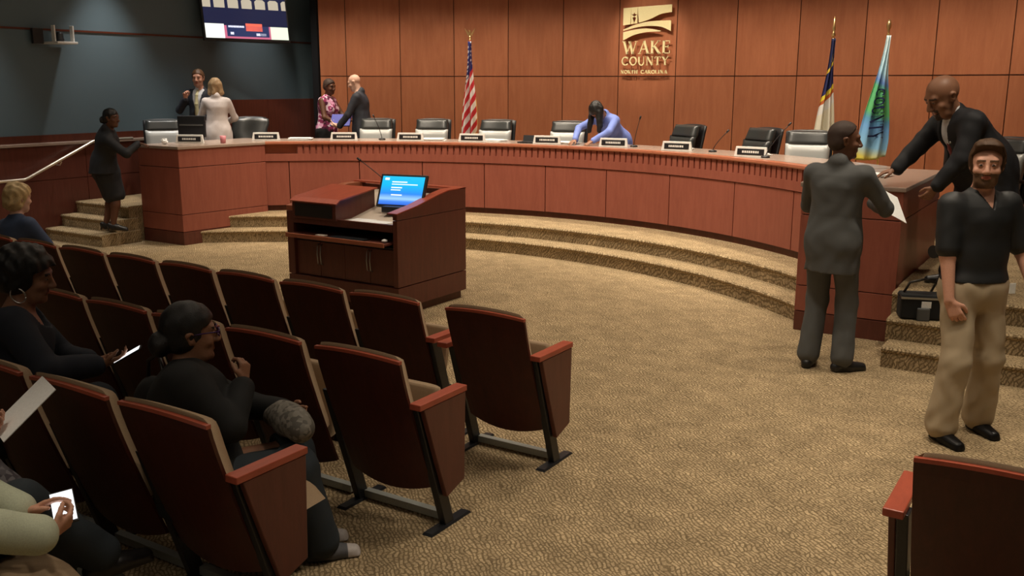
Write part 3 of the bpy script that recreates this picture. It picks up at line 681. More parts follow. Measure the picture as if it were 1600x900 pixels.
# ------------------------------------------------------------ flags
def flag(name, label, x, y, top, rz, kind):
    r = thing(name, label, 'flag', (x, y, DZ), rz)
    MB().lathe((0, 0, 0), [(.16, 0), (.16, .02), (.05, .06), (.03, .10)], 24).build('floor_stand', 'brass', r, smooth=True)
    MB().tube([(0, 0, .06), (0, 0, top-DZ-.16)], .014, 12).build('pole', 'brass' if kind != 'us' else 'arm_wood', r, smooth=True)
    zt = top-DZ
    if kind == 'us':
        mb = MB().lathe((0, 0, zt-.17), [(.012, 0), (.02, .02), (.012, .04), (.018, .06), (.006, .085)])
        mb.tube([(0, 0, zt-.10), (0, 0, zt-.03)], [.012, .018]); mb.tube([(0, 0, zt-.03), (-.02, -.01, zt-.01)], [.012, .008])
        for s in (-1, 1): mb.prism([(s*.005, zt-.08), (s*.05, zt-.02), (s*.085, zt+.02), (s*.06, zt-.04), (s*.03, zt-.10)], .01, lambda u, v, w: (u, w-.005, v))
        mb.build('eagle_finial', 'brass', r)
    elif kind == 'nc': MB().lathe((0, 0, zt-.22), [(.02, 0), (.03, .02), (.012, .05), (.022, .10), (.003, .24)]).build('spear_finial', 'brass', r, smooth=True)
    else: MB().lathe((0, 0, zt-.17), [(.02, 0), (.012, .04), (.026, .08), (.03, .12), (.012, .17)]).build('knob_finial', 'brass', r, smooth=True)
    z1 = zt-(.24 if kind == 'nc' else .18); z0 = {'us': .62, 'nc': .60, 'county': .72}[kind]
    wmax = {'us': .27, 'nc': .25, 'county': .36}[kind]
    off = {'us': -.02, 'nc': -.05, 'county': -.10}[kind]
    def drape(a, b, w=0):   # a across 0..1, b down 0..1
        ww = .05+(wmax-.05)*min(1, b*1.15)**1.1
        x_ = (a-.5)*ww+off*b+.012*sin(7*b+3*a)
        y_ = -.03+((.05 if kind != 'county' else .02)*b+.012)*sin(a*2*pi*2.3+1.5*b)+(.006 if w else 0)
        zz = z1-(z1-z0)*b*(1-.13*a if kind == 'us' else 1-.03*a+(.06*(1-a) if kind == 'county' else 0)*0)
        return (x_, y_, zz+(.05*abs(a-.5)*b if kind != 'us' else 0))
    m, nt, bb = new_mat('cloth_'+kind)
    at = N(nt, 'ShaderNodeAttribute'); at.attribute_name = 'ab'
    sp = N(nt, 'ShaderNodeSeparateXYZ'); nt.links.new(at.outputs['Vector'], sp.inputs[0])
    A, B = sp.outputs[0], sp.outputs[1]
    def math_(op, a, b_=None, c=None):
        n = N(nt, 'ShaderNodeMath', operation=op)
        for i, q in enumerate((a, b_, c)):
            if q is None: continue
            if isinstance(q, (int, float)): n.inputs[i].default_value = q
            else: nt.links.new(q, n.inputs[i])
        return n.outputs[0]
    def mix(f, c1, c2):
        n = N(nt, 'ShaderNodeMixRGB'); 
        if isinstance(f, (int, float)): n.inputs[0].default_value = f
        else: nt.links.new(f, n.inputs[0])
        for i, c in ((1, c1), (2, c2)):
            if isinstance(c, tuple): n.inputs[i].default_value = c+(1,)
            else: nt.links.new(c, n.inputs[i])
        return n.outputs[0]
    if kind == 'us':
        st = math_('FRACT', math_('ADD', math_('MULTIPLY', B, 7.5), math_('MULTIPLY', A, 1.6)))
        col = mix(math_('GREATER_THAN', st, .5), (.75, .72, .68), (.52, .02, .03))
        vo = N(nt, 'ShaderNodeTexVoronoi'); mp = N(nt, 'ShaderNodeMapping'); mp.inputs['Scale'].default_value = (4, 22, 1)
        nt.links.new(at.outputs['Vector'], mp.inputs[0]); nt.links.new(mp.outputs[0], vo.inputs[0]); vo.inputs['Scale'].default_value = 1; vo.inputs['Randomness'].default_value = .35
        can = mix(math_('LESS_THAN', vo.outputs['Distance'], .3), (.02, .025, .16), (.75, .75, .75))
        col = mix(math_('LESS_THAN', math_('ADD', B, math_('MULTIPLY', A, .12)), .40), col, can)
        edge = math_('GREATER_THAN', B, .955); col = mix(edge, col, (.85, .55, .12))
        col = mix(math_('GREATER_THAN', math_('MULTIPLY', math_('GREATER_THAN', A, .93), math_('GREATER_THAN', B, .6)), .5), col, (.85, .55, .12))
    elif kind == 'nc':
        r1 = ramp(nt, math_('ADD', B, math_('MULTIPLY', A, .1)), [(.012, .016, .07), (.012, .016, .07), (.7, .5, .05), (.012, .016, .09), (.02, .02, .12), (.75, .6, .05), (.5, .12, .03), (.78, .76, .72), (.8, .75, .6), (.75, .5, .1)],
                  [0, .22, .25, .28, .42, .45, .49, .52, .60, .90], 'CONSTANT'); col = r1.outputs[0]
    else:
        r1 = ramp(nt, math_('SUBTRACT', B, math_('MULTIPLY', A, .08)), [(.70, .85, .88), (.45, .74, .88), (.14, .28, .68), (.12, .50, .22), (.14, .56, .20), (.12, .38, .6), (.20, .48, .88), (.30, .62, .90), (.8, .68, .1)],
                  [0, .25, .33, .38, .58, .64, .70, .86, .955]); col = r1.outputs[0]
    nt.links.new(col, bb.inputs['Base Color']); bb.inputs['Roughness'].default_value = .75
    M['cloth_'+kind] = m
    nu, nv = 28, 50; mb = MB().grid(drape, nu, nv); o = mb.build('flag_cloth', 'cloth_'+kind, r, smooth=True, recalc=False)
    ab = o.data.attributes.new('ab', 'FLOAT_VECTOR', 'POINT')
    arr = [(i/nu, j/nv, 0) for _ in (0, 1) for j in range(nv+1) for i in range(nu+1)]
    ab.data.foreach_set('vector', [c for p in arr for c in p])
    if kind == 'county':
        tx = MB(); w = chamfer_text(tx, 'COUNTY', 1, lambda u, v, q: (u, v, q), .004, .12, .2)
        vs = []
        for u, v, q in tx.v:
            b = .42+.42*u/w; a = .26+.50*v-.02*(u/w)
            p = drape(a, b); vs.append((p[0], p[1]-.016-q, p[2]))
        tx.v = vs; tx.build('county_lettering', plain('flag_letter', (.01, .02, .10), .8), r)
    return r
flag('national_flag', 'American flag with red and white stripes draped on its pole', -8.62, 12.45, 2.93, radians(20), 'us')
flag('state_flag', 'navy, white and yellow flag on a spear tipped pole', -3.03, 12.1, 2.90, radians(25), 'nc')
flag('county_flag', 'pale blue and green flag lettered COUNTY on a brass pole', -2.40, 12.1, 2.86, radians(28), 'county')

# ------------------------------------------------------------ auditorium seats
def row_chair(folded=True, arm=False, endp=False, left=False):
    """local frame: back top at y=0, occupant faces +y"""
    r = thing('auditorium_seat', '', 'seat', (0, 0, 0))
    Wt, Wb = .255, .25
    def shell_pt(x, v, off):   # v 0 bottom..1 top ; x -1..1
        yy = .235*(1-v)**1.15-.02*(1-x*x)*0+off; w = Wb+(Wt-Wb)*v
        z = .225+(.905-.225)*v+(.018*(1-x*x))*v-(.045*(1-x*x))*(1-v)
        return (x*w, yy-.018*(1-x*x), z)
    MB().grid(lambda u, v, w: shell_pt(u*2-1, v, .016 if w else 0), 14, 12).build('back_panel', 'chair_wood', r, smooth=False)
    mb = MB(); P = [shell_pt(x/7-1, 1, 0) for x in range(15)]
    vs = []
    for p in P: vs += [(p[0], p[1]-.002, p[2]-.012), (p[0], p[1]-.002, p[2]+.003), (p[0], p[1]+.02, p[2]+.003), (p[0], p[1]+.02, p[2]-.012)]
    fs = [(i*4+j, (i+1)*4+j, (i+1)*4+(j+1) % 4, i*4+(j+1) % 4) for i in range(14) for j in range(4)]+[(0, 1, 2, 3), (59, 58, 57, 56)]
    mb.add(vs, fs); mb.build('top_edge', 'arm_wood', r)
    def cush(u, v, w):
        x = u*2-1; e = (1-abs(x)**10)**.5 if abs(x) < 1 else 0; ev = (1-abs(2*v-1)**14)**.5 if 0 < v < 1 else 0
        p = shell_pt(x*.985, .25+.75*v, .018); k = .068*(e*ev)
        return (p[0], p[1]+(k if w else 0), p[2]+.022*v*e)
    MB().grid(cush, 18, 18).build('back_cushion', 'upholstery', r, smooth=True)
    if folded:
        def st(u, v, w):
            x = u*2-1; e = (1-abs(x)**6)**.5 if abs(x) < 1 else 0; ev = (1-abs(2*v-1)**4)**.5 if 0 < v < 1 else 0
            return (x*.225, .245+.09*v+(.11*e*ev if w else -.0), .33+.36*v+.02*e*ev*v)
    else:
        def st(u, v, w):
            x = u*2-1; e = (1-abs(x)**6)**.5 if abs(x) < 1 else 0; ev = (1-abs(2*v-1)**6)**.5 if 0 < v < 1 else 0
            return (x*.225, .25+.37*v, .36+(.10*e*ev if w else -.0)+.02*v)
    MB().grid(st, 14, 14).build('seat', 'upholstery', r, smooth=True)
    def post(x):
        mb = MB().hexa([(x-.02, .30, .0), (x+.02, .30, 0), (x+.02, .37, 0), (x-.02, .37, 0)], [(x-.02, .09, .66), (x+.02, .09, .66), (x+.02, .17, .66), (x-.02, .17, .66)])
        mb.build('leg', 'black_metal', r, bevel=.004)
        MB().hexa([(x-.03, .17, 0), (x+.03, .17, 0), (x+.03, .50, 0), (x-.03, .50, 0)], [(x-.024, .18, .012), (x+.024, .18, .012), (x+.024, .49, .012), (x-.024, .49, .012)]).build('foot_plate', 'black_metal', r)
    post(-.285)
    if arm or endp: post(.262)
    MB().box(-.27, .25, .33, .37, .012, .05).build('floor_beam', 'floor_steel', r)
    MB().box(-.26, .24, .29, .33, .30, .34).build('seat_beam', 'black_metal', r)
    if left:
        MB().box(-.345, -.275, .04, .43, .66, .69).build('armrest', 'arm_wood', r, bevel=.004)
        if not (arm or endp): MB().prism([(.10, .665), (.43, .665), (.415, .22), (.27, .175), (.19, .40)], .025, lambda u, v, w: (-.335+w, u, v)).build('end_panel', 'lectern_wood', r, bevel=.004)
    if arm or endp:
        MB().box(.25, .315, .07, .44, .665, .695).build('armrest', 'arm_wood', r, bevel=.004)
    if endp:
        MB().prism([(.10, .665), (.43, .665), (.415, .22), (.27, .175), (.19, .40)], .028, lambda u, v, w: (.285+w, u, v)).build('end_panel', 'lectern_wood', r, bevel=.004)
    return r
protos = {}
def seat(label, x, y, group, **k):
    key = tuple(sorted(k.items()))
    if key not in protos: protos[key] = row_chair(**k); c = protos[key]
    else: c = copy_tree(protos[key])
    c.location = (x, y, 0); c['label'] = label; c['group'] = group; return c
RA = ['front row end seat with wooden armrest beside the open carpet', 'front row seat second from the aisle end', 'front row seat third from the aisle, before the lectern corner',
      'front row seat fourth from the aisle, before the lectern', 'front row seat fifth from the aisle end', 'front row seat sixth from the aisle end', 'front row seat seventh from the aisle end',
      'front row seat eighth from the aisle, right of the blonde person', 'front row seat holding the blonde person in blue', 'front row seat left of the blonde person']
XA = [-2.77, -3.47, -4.045, -4.62, -5.195, -5.77, -6.345, -6.92, -7.495, -8.07]
for i, x in enumerate(XA):
    seat(RA[i], x, 4.11, 'front row seats', endp=(i == 0), left=(i == 0), folded=(i != 8), arm=(i == 1))
RB = ['second row end seat with wooden armrest, right of the empty second row', 'second row seat next to the end, beyond the woman in black\'s shoulder', 'second row seat hidden behind the dark bun and glasses',
      'second row seat above the lit phone', 'second row seat beyond the hoop earring', 'second row seat behind the earring woman\'s dark hair']
for i, x in enumerate([-2.83, -3.44, -4.015, -4.59, -5.165, -5.74]):
    seat(RB[i], x, 3.15, 'second row seats', endp=(i == 0), folded=True)
seat('third row end seat with armrest, holding the woman in black with the bun', -2.91, 2.15, 'third row seats', endp=True, folded=False)
seat('third row seat between the bun haired woman and the hoop earring woman', -3.50, 2.15, 'third row seats', folded=False)
seat('third row seat holding the woman with the hoop earring', -4.09, 2.15, 'third row seats', folded=False)
seat('third row seat at the left edge, left of the hoop earring woman', -4.68, 2.15, 'third row seats', folded=True)
seat('fourth row seat under the person in the sage jacket', -3.12, 1.17, 'fourth row seats', folded=False)
seat('fourth row seat under the person holding the white paper', -3.72, 1.17, 'fourth row seats', folded=False)
seat('lone dark wooden seat back in the bottom right corner', -.19, 3.215, 'right section seats', folded=True, left=True)

# ------------------------------------------------------------ people: signed-distance bodies meshed with surface nets
def V(*a): return np.array(a, dtype=np.float64)
def unit(v): n = np.linalg.norm(v); return v/n if n > 1e-9 else v
def rotz(a): c, s = cos(a), sin(a); return np.array([[c, -s, 0], [s, c, 0], [0, 0, 1.]])
def rotx(a): c, s = cos(a), sin(a); return np.array([[1., 0, 0], [0, c, -s], [0, s, c]])
def roty(a): c, s = cos(a), sin(a); return np.array([[c, 0, s], [0, 1., 0], [-s, 0, c]])
class SDF:
    def __init__(s): s.ops = []; s.lo = V(9e9, 9e9, 9e9); s.hi = -s.lo
    def _bb(s, lo, hi, sub):
        if not sub: s.lo = np.minimum(s.lo, lo); s.hi = np.maximum(s.hi, hi)
    def cone(s, a, b, ra, rb, k=.025, n=None, fl=1., sub=False):
        a = np.array(a, float); b = np.array(b, float)
        R = max(ra, rb)*max(1, fl); lo = np.minimum(a, b)-R; hi = np.maximum(a, b)+R; s._bb(lo, hi, sub)
        if n is not None:
            n = np.array(n, float); d = unit(b-a); n = unit(n-d*np.dot(n, d))
        s.ops.append(('c', a, b, ra, rb, n, fl, k, sub, lo, hi)); return s
    def ell(s, c, r, Mx=None, k=.02, sub=False):
        c = np.array(c, float); r = np.array(r, float); R = max(r); s._bb(c-R, c+R, sub)
        s.ops.append(('e', c, r, Mx, k, sub, c-R, c+R)); return s
    def cut(s, fn): s.ops.append(('f', fn)); return s
    def mesh(s, h, noise=0, nf=18, seed=0):
        m = .03; lo = s.lo-m; hi = s.hi+m
        n = np.ceil((hi-lo)/h).astype(int)+1
        ax = [(lo[i]+h*np.arange(n[i])).astype(np.float32) for i in range(3)]
        D = np.full(n, .5, np.float32)
        for op in s.ops:
            if op[0] == 'f':
                X, Y, Z = np.meshgrid(*ax, indexing='ij', sparse=True); D = np.maximum(D, op[1](X, Y, Z).astype(np.float32)); continue
            sub, l_, h_ = op[-3], op[-2], op[-1]; mg = .07
            i0 = np.clip(np.floor((l_-mg-lo)/h).astype(int), 0, n-1); i1 = np.clip(np.ceil((h_+mg-lo)/h).astype(int)+1, 1, n)
            if np.any(i1 <= i0): continue
            sl = tuple(slice(i0[i], i1[i]) for i in range(3))
            X, Y, Z = np.meshgrid(*[ax[i][sl[i]] for i in range(3)], indexing='ij', sparse=True)
            if op[0] == 'c':
                _, a, b, ra, rb, nn, fl, k = op[:8]
                ba = b-a; L2 = max(np.dot(ba, ba), 1e-9)
                px, py, pz = X-a[0], Y-a[1], Z-a[2]
                t = np.clip((px*ba[0]+py*ba[1]+pz*ba[2])/L2, 0, 1)
                qx, qy, qz = px-t*ba[0], py-t*ba[1], pz-t*ba[2]
                q2 = qx*qx+qy*qy+qz*qz
                if nn is not None:
                    qn = qx*nn[0]+qy*nn[1]+qz*nn[2]; q2 = q2-qn*qn+(qn/fl)**2
                d = np.sqrt(np.maximum(q2, 0))-(ra+(rb-ra)*t)
            else:
                _, c, r, Mx, k = op[:5]
                px, py, pz = X-c[0], Y-c[1], Z-c[2]
                if Mx is not None:
                    px, py, pz = [px*Mx[0, i]+py*Mx[1, i]+pz*Mx[2, i] for i in range(3)]
                q = np.sqrt((px/r[0])**2+(py/r[1])**2+(pz/r[2])**2); d = (q-1)*min(r)
            o = D[sl]
            if sub:
                hh = np.clip(.5-.5*(o+d)/k, 0, 1); D[sl] = o*(1-hh)-d*hh+k*hh*(1-hh)
            else:
                hh = np.clip(.5+.5*(o-d)/k, 0, 1); D[sl] = o*(1-hh)+d*hh-k*hh*(1-hh)
        if noise:
            rs = np.random.RandomState(seed); X, Y, Z = np.meshgrid(*ax, indexing='ij', sparse=True); w = 0
            for q in range(7):
                v = rs.normal(size=3); v[2] *= .6; v = v/np.linalg.norm(v)*nf*rs.uniform(.6, 2.0); w = w+np.sin(X*v[0]+Y*v[1]+Z*v[2]+rs.uniform(0, 6)+1.2*np.sin(Z*nf*.5+rs.uniform(0, 6)))
            D = D+(w*noise/3).astype(np.float32)
        return nets(D, lo, h)
def nets(D, lo, h):
    D[0], D[-1], D[:, 0], D[:, -1], D[:, :, 0], D[:, :, -1] = 1, 1, 1, 1, 1, 1
    Sg = D < 0
    def cr(A, i, j, k): nx, ny, nz = A.shape; return A[i:nx-1+i, j:ny-1+j, k:nz-1+k]
    cnt = sum(cr(Sg, i, j, k).astype(np.int8) for i in (0, 1) for j in (0, 1) for k in (0, 1))
    act = (cnt > 0) & (cnt < 8); I = np.argwhere(act); idx = -np.ones(act.shape, np.int64); idx[act] = np.arange(len(I))
    cs = [(i, j, k) for i in (0, 1) for j in (0, 1) for k in (0, 1)]
    Vv = {c: D[I[:, 0]+c[0], I[:, 1]+c[1], I[:, 2]+c[2]] for c in cs}
    P = np.zeros((len(I), 3)); W_ = np.zeros(len(I))
    for a in cs:
        for x in range(3):
            if a[x] == 0:
                b = tuple(1 if q == x else a[q] for q in range(3)); va, vb = Vv[a], Vv[b]; mk = (va < 0) != (vb < 0)
                t = np.where(mk, va/np.where(mk, va-vb, 1), 0)
                p = np.tile(np.array(a, float), (len(I), 1)); p[:, x] += t
                P += p*mk[:, None]; W_ += mk
    P = lo+h*(I+P/W_[:, None])
    Q = []
    for x in range(3):
        y, z = (x+1) % 3, (x+2) % 3
        s0 = [slice(1, -1)]*3; s0[x] = slice(0, -1); s1 = list(s0); s1[x] = slice(1, None)
        e0, e1 = Sg[tuple(s0)], Sg[tuple(s1)]; mk = np.argwhere(e0 != e1); 
        if len(mk) == 0: continue
        off = np.array([1, 1, 1]); off[x] = 0; mk2 = mk+off
        def g(dy, dz):
            q = mk2.copy(); q[:, y] -= dy; q[:, z] -= dz; return idx[q[:, 0], q[:, 1], q[:, 2]]
        q = np.stack([g(1, 1), g(0, 1), g(0, 0), g(1, 0)], 1)
        fl = ~e0[tuple(mk.T)]; q[fl] = q[fl][:, ::-1]; Q.append(q)
    Q = np.concatenate(Q); return P, Q[(Q >= 0).all(1)]
def np_obj(name, P, Q, mats, parent, mi=None, origin=V(0, 0, 0)):
    me = bpy.data.meshes.new(name); P = P-origin
    me.vertices.add(len(P)); me.vertices.foreach_set('co', P.astype(np.float32).ravel())
    me.loops.add(len(Q)*4); me.loops.foreach_set('vertex_index', Q.ravel().astype(np.int32))
    me.polygons.add(len(Q)); me.polygons.foreach_set('loop_start', (np.arange(len(Q))*4).astype(np.int32)); me.polygons.foreach_set('loop_total', np.full(len(Q), 4, np.int32))
    for m in mats: me.materials.append(M[m] if isinstance(m, str) else m)
    if mi is not None: me.polygons.foreach_set('material_index', mi.astype(np.int32))
    me.polygons.foreach_set('use_smooth', np.ones(len(Q), bool))
    me.update(calc_edges=True); me.validate()
    o = bpy.data.objects.new(name, me); C.objects.link(o)
    if parent: o.parent = parent
    return o
def ik(a, t, l1, l2, pole):
    d = t-a; L = np.linalg.norm(d)
    if L > (l1+l2)*.999: d = d/L*(l1+l2)*.999; L = (l1+l2)*.999; t = a+d
    x = (l1*l1-l2*l2+L*L)/(2*L); hh = sqrt(max(l1*l1-x*x, 0)); u = d/L
    pole = pole-u*np.dot(pole, u); return a+u*x+unit(pole)*hh, t
plain('eye_white_shaded', (.24, .20, .18), .4); plain('iris', (.03, .02, .015), .2);  # whites of the eyes darkened so the sockets look shaded
def skinmat(name, c): plain(name, c, .48, noise=.08, nscale=40, spec=.4); plain(name+'_lip', [c[0]*.85, c[1]*.5, c[2]*.5], .4)
skinmat('skin_fair', (.62, .32, .22)); skinmat('skin_pale', (.72, .45, .34)); skinmat('skin_dark', (.12, .05, .028)); skinmat('skin_mid', (.30, .145, .085)); skinmat('skin_brown', (.19, .085, .05))
plain('hair_black', (.010, .009, .009), .42, noise=.4, nscale=60, bump=.6); plain('hair_brown', (.13, .065, .03), .5, noise=.4, nscale=60, bump=.6)
plain('hair_blonde', (.62, .45, .22), .5, noise=.3, nscale=50, bump=.6); plain('hair_auburn', (.38, .25, .13), .5, noise=.35, nscale=60, bump=.6); plain('hair_grey', (.30, .26, .24), .5, noise=.3, nscale=60)
plain('hair_shaved', (.05, .028, .02), .7)
plain('suit_black', (.012, .013, .017), .75, noise=.2, nscale=200); plain('suit_grey', (.085, .087, .086), .8, noise=.2, nscale=220); plain('suit_navy', (.025, .028, .04), .7, noise=.2, nscale=200)
plain('shirt_white', (.75, .75, .78), .7); plain('polo_black', (.010, .011, .012), .6, noise=.2, nscale=200); plain('khaki', (.40, .315, .205), .85, noise=.06, nscale=200)
plain('tie_yellow', (.62, .55, .32), .5); plain('tie_purple', (.38, .22, .62), .5); plain('tie_red', (.22, .03, .03), .5)
plain('jacket_beige', (.60, .54, .52), .8, noise=.12, nscale=30); plain('jacket_blue', (.20, .28, .72), .75, noise=.08); plain('jacket_sage', (.52, .56, .42), .85, noise=.1, nscale=40)
plain('knit_navy', (.012, .016, .028), .85, noise=.3, nscale=160); plain('knit_black', (.008, .0085, .009), .85, noise=.2, nscale=160); plain('top_blue', (.045, .07, .14), .8)
plain('jeans_dark', (.020, .028, .036), .85, noise=.15, nscale=150); plain('shoe_black', (.012, .011, .011), .4); plain('belt', (.02, .014, .01), .4); plain('sock', (.02, .02, .02), .8)
plain('sneaker', (.10, .10, .11), .7); plain('sneaker_toe', (.55, .5, .48), .6); plain('silver', (.75, .73, .7), .25, .9); plain('glass_purple', (.05, .015, .10), .25)
def voro(name, cols, scale):
    m, nt, b = new_mat(name); mp = coords(nt, (scale,)*3); v = N(nt, 'ShaderNodeTexVoronoi'); v.inputs['Scale'].default_value = 1
    nt.links.new(mp.outputs[0], v.inputs[0]); sp = N(nt, 'ShaderNodeSeparateXYZ'); nt.links.new(v.outputs['Color'], sp.inputs[0])
    r = ramp(nt, sp.outputs[0], cols, None, 'CONSTANT'); nt.links.new(r.outputs[0], b.inputs['Base Color']); b.inputs['Roughness'].default_value = .8; M[name] = m
voro('floral', [(.30, .03, .12), (.72, .35, .55), (.10, .01, .05), (.80, .6, .7), (.45, .06, .22)], 24)
voro('grey_print', [(.10, .09, .10), (.16, .15, .16), (.06, .05, .06), (.22, .2, .21)], 45)
voro('snake_bag', [(.10, .09, .075), (.17, .155, .13), (.22, .20, .17), (.06, .055, .045)], 60)

class Person:
    """pose in the person's own frame: +y forward, +x right, z up from the standing surface"""
    def __init__(s, label, loc, yaw, H=1.75, w=1.0, pelvis=(0, 0, .955), lean=0, side=0, twist=0, head=(0, 0, 0), neck=0, handL=None, handR=None, elbL=(-1, -.3, -.3), elbR=(1, -.3, -.3),
                 footL=(-.11, 0, .09), footR=(.11, 0, .09), toeL=0, toeR=0, kneeL=(0, 1, 0), kneeR=(0, 1, 0), res=.008, curlL=.5, curlR=.5, hdirL=None, hdirR=None, palmL=None, palmR=None, skin='skin_fair', female=False, belly=0, brow='hair_black', stub=None, hs=1.0, ncut=.045, stubw=.2):
        s.hs = hs; s.ncut = ncut; s.stubw = stubw
        s.browmat = brow; s.stub = stub
        s.k = H/1.75; k = s.k; s.w = w; s.res = res; s.skin = skin; s.female = female; s.belly = belly
        s.yaw = radians(yaw); s.loc = V(*loc); s.R = rotz(s.yaw)
        s.root = thing('person', label, 'person', tuple(loc), s.yaw)
        s.P = V(*pelvis)*k
        s.T = rotz(radians(twist))@rotx(-radians(lean))@roty(radians(side))
        s.up = s.T@V(0, 0, 1); s.rt = s.T@V(1, 0, 0); s.fw = s.T@V(0, 1, 0)
        s.hipr = rotz(radians(twist*.4))@V(1, 0, 0)
        sh = .185 if not female else .165; sh *= (1+(w-1)*.6)
        s.neckb = s.P+s.up*.53*k
        s.shL = s.P+s.up*.475*k-s.rt*sh*k; s.shR = s.P+s.up*.475*k+s.rt*sh*k
        hy, hp, hr = [radians(a) for a in head]
        s.HM = rotz(hy)@rotx(-hp)@roty(hr)
        nd = unit(s.up*.6+V(0, 0, 1)*.4+s.fw*.25+s.HM@V(0, .0, .3)); s.nd = nd
        s.hc = s.neckb+nd*.135*k+s.HM@V(0, .012, .045)*k
        s.hiL = s.P-s.hipr*.09*k-V(0, 0, .03)*k; s.hiR = s.P+s.hipr*.09*k-V(0, 0, .03)*k
        s.anL = V(*footL)*k; s.anR = V(*footR)*k
        s.knL, s.anL = ik(s.hiL, s.anL, .43*k, .42*k, V(*kneeL)); s.knR, s.anR = ik(s.hiR, s.anR, .43*k, .42*k, V(*kneeR))
        s.toeL, s.toeR = radians(toeL), radians(toeR)
        hl = V(*handL)*k if handL is not None else s.shL+s.up*-.50*k-s.rt*.07*k+V(0, .05, 0); hr_ = V(*handR)*k if handR is not None else s.shR+s.up*-.50*k+s.rt*.07*k+V(0, .05, 0)
        s.elL, s.wrL = ik(s.shL, hl, .295*k, .26*k, V(*elbL)); s.elR, s.wrR = ik(s.shR, hr_, .295*k, .26*k, V(*elbR))
        s.hdL = unit(V(*hdirL)) if hdirL is not None else unit(s.wrL-s.elL); s.hdR = unit(V(*hdirR)) if hdirR is not None else unit(s.wrR-s.elR)
        s.paL = unit(V(*palmL)) if palmL is not None else s.rt; s.paR = unit(V(*palmR)) if palmR is not None else -s.rt
        s.cuL, s.cuR = curlL, curlR
        s.body()
    def torso(s, S, inf=0., hem=None, flare=0.):
        k, w = s.k, s.w; P, up, rt, fwd = s.P, s.up, s.rt, s.fw
        fem = s.female
        S.cone(P-s.hipr*.06*k-V(0, 0, .02)*k, P+s.hipr*.06*k-V(0, 0, .02)*k, (.115+inf)*k*w if not fem else (.12+inf)*k*w, (.115+inf)*k*w, .04)
        S.cone(P+up*.05*k, P+up*.18*k, (.108+inf)*k*w, ((.1 if not fem else .09)+inf)*k*w, .05, rt, 1.38)
        S.cone(P+up*.18*k, P+up*.38*k+fwd*.0, ((.102 if not fem else .092)+inf)*k*w, (.118+inf)*k*(1+(w-1)*.7), .05, rt, 1.38 if not fem else 1.25)
        S.cone(s.shL+rt*.045*k-up*.015*k, s.shR-rt*.045*k-up*.015*k, (.068+inf*.8)*k*(1+(w-1)*.5), (.068+inf*.8)*k*(1+(w-1)*.5), .05)
        S.cone(s.neckb-up*.06*k, s.neckb+up*.005*k, (.085+inf*.5)*k, (.055+inf*.3)*k, .05, rt, 1.3)
        if fem:
            for q in (-1, 1): S.ell(P+up*.33*k+rt*q*.075*k+fwd*.085*k, V(.07, .065, .07)*k+inf, None, .04)
        if s.belly: S.ell(P+up*.12*k+fwd*.05*k, V(.17*w, .15+s.belly, .19)*k+inf, s.T, .06)
    def arm(s, S, side, inf=0., upto=1.0, cuff=0.):
        k = s.k; ww = 1+(s.w-1)*.8; f = .88 if s.female else 1.
        sh, el, wr = (s.shL, s.elL, s.wrL) if side == 'L' else (s.shR, s.elR, s.wrR)
        if upto <= .5:
            e = sh+(el-sh)*upto*2; S.cone(sh, e, (.056*f+inf)*k*ww, (.049*f+inf*1.3)*k*ww, .03); return e
        S.cone(sh, el, (.056*f+inf)*k*ww, (.042*f+inf)*k*ww, .03)
        e = el+(wr-el)*(upto-.5)*2; S.cone(el, e, (.043*f+inf)*k*ww, (.027*f+inf+cuff)*k*(1+(ww-1)*.6), .02); return e
    def leg(s, S, side, inf=0., upto=1.0, cuff=0., wid=1.):
        k = s.k; ww = (1+(s.w-1)*.7)*wid
        hi, kn, an = (s.hiL, s.knL, s.anL) if side == 'L' else (s.hiR, s.knR, s.anR)
        S.cone(hi, kn, (.088+inf)*k*ww, (.058+inf)*k*ww, .04)
        if upto > .5:
            mid = kn+(an-kn)*.3; back = unit(np.cross(an-kn, s.hipr)); 
            if inf > 0: S.cone(kn, kn+(an-kn)*(upto-.5)*2, (.060+inf)*k*ww, (.040+inf+cuff)*k*wid, .04); return
            S.cone(kn, mid, (.056+inf)*k*ww, (.057+inf)*k*ww, .03); S.cone(mid, kn+(an-kn)*(upto-.5)*2, (.056+inf)*k*ww, (.036+inf+cuff)*k*wid, .03)
    def hand(s, S, side):
        k = s.k*(.92 if s.female else 1); wr, d, n, curl = (s.wrL, s.hdL, s.paL, s.cuL) if side == 'L' else (s.wrR, s.hdR, s.paR, s.cuR)
        n = unit(n-d*np.dot(n, d)); lat = np.cross(d, n)*(1 if side == 'R' else -1)   # towards thumb side
        B = wr+d*.012*k
        for q, L in ((-.030, .078), (-.010, .085), (.010, .086), (.028, .080)):
            S.cone(B+lat*q*.6*k, B+d*L*k+lat*q*k, .015*k, .0115*k, .012)
        for q, L, c in ((-.032, .062, 1.15), (-.011, .078, 1.05), (.011, .083, 1.), (.031, .074, .9)):
            p = B+d*(.080 if q < -.02 else .086)*k+lat*q*k; a = 0; dd = d
            for f_, r_, r2_ in ((.46, .0095, .0088), (.30, .0088, .008), (.24, .008, .0068)):
                a += curl*c*.9; dd = unit(d*cos(a)+n*sin(a)+lat*q*1.5*max(0, 1-curl)); e = p+dd*L*f_*k; S.cone(p, e, r_*k, r2_*k, .004); p = e
        t0 = B+d*.022*k+lat*.024*k; t1 = t0+unit(d*.75+lat*.75+n*.35)*.042*k; t2 = t1+unit(d*.95+lat*.15+n*(.3+.4*curl))*.03*k; t3 = t2+unit(d*.95-lat*.1+n*(.3+.5*curl))*.024*k
        S.cone(t0, t1, .016*k, .0115*k, .012); S.cone(t1, t2, .0115*k, .010*k, .004); S.cone(t2, t3, .010*k, .0078*k, .004)
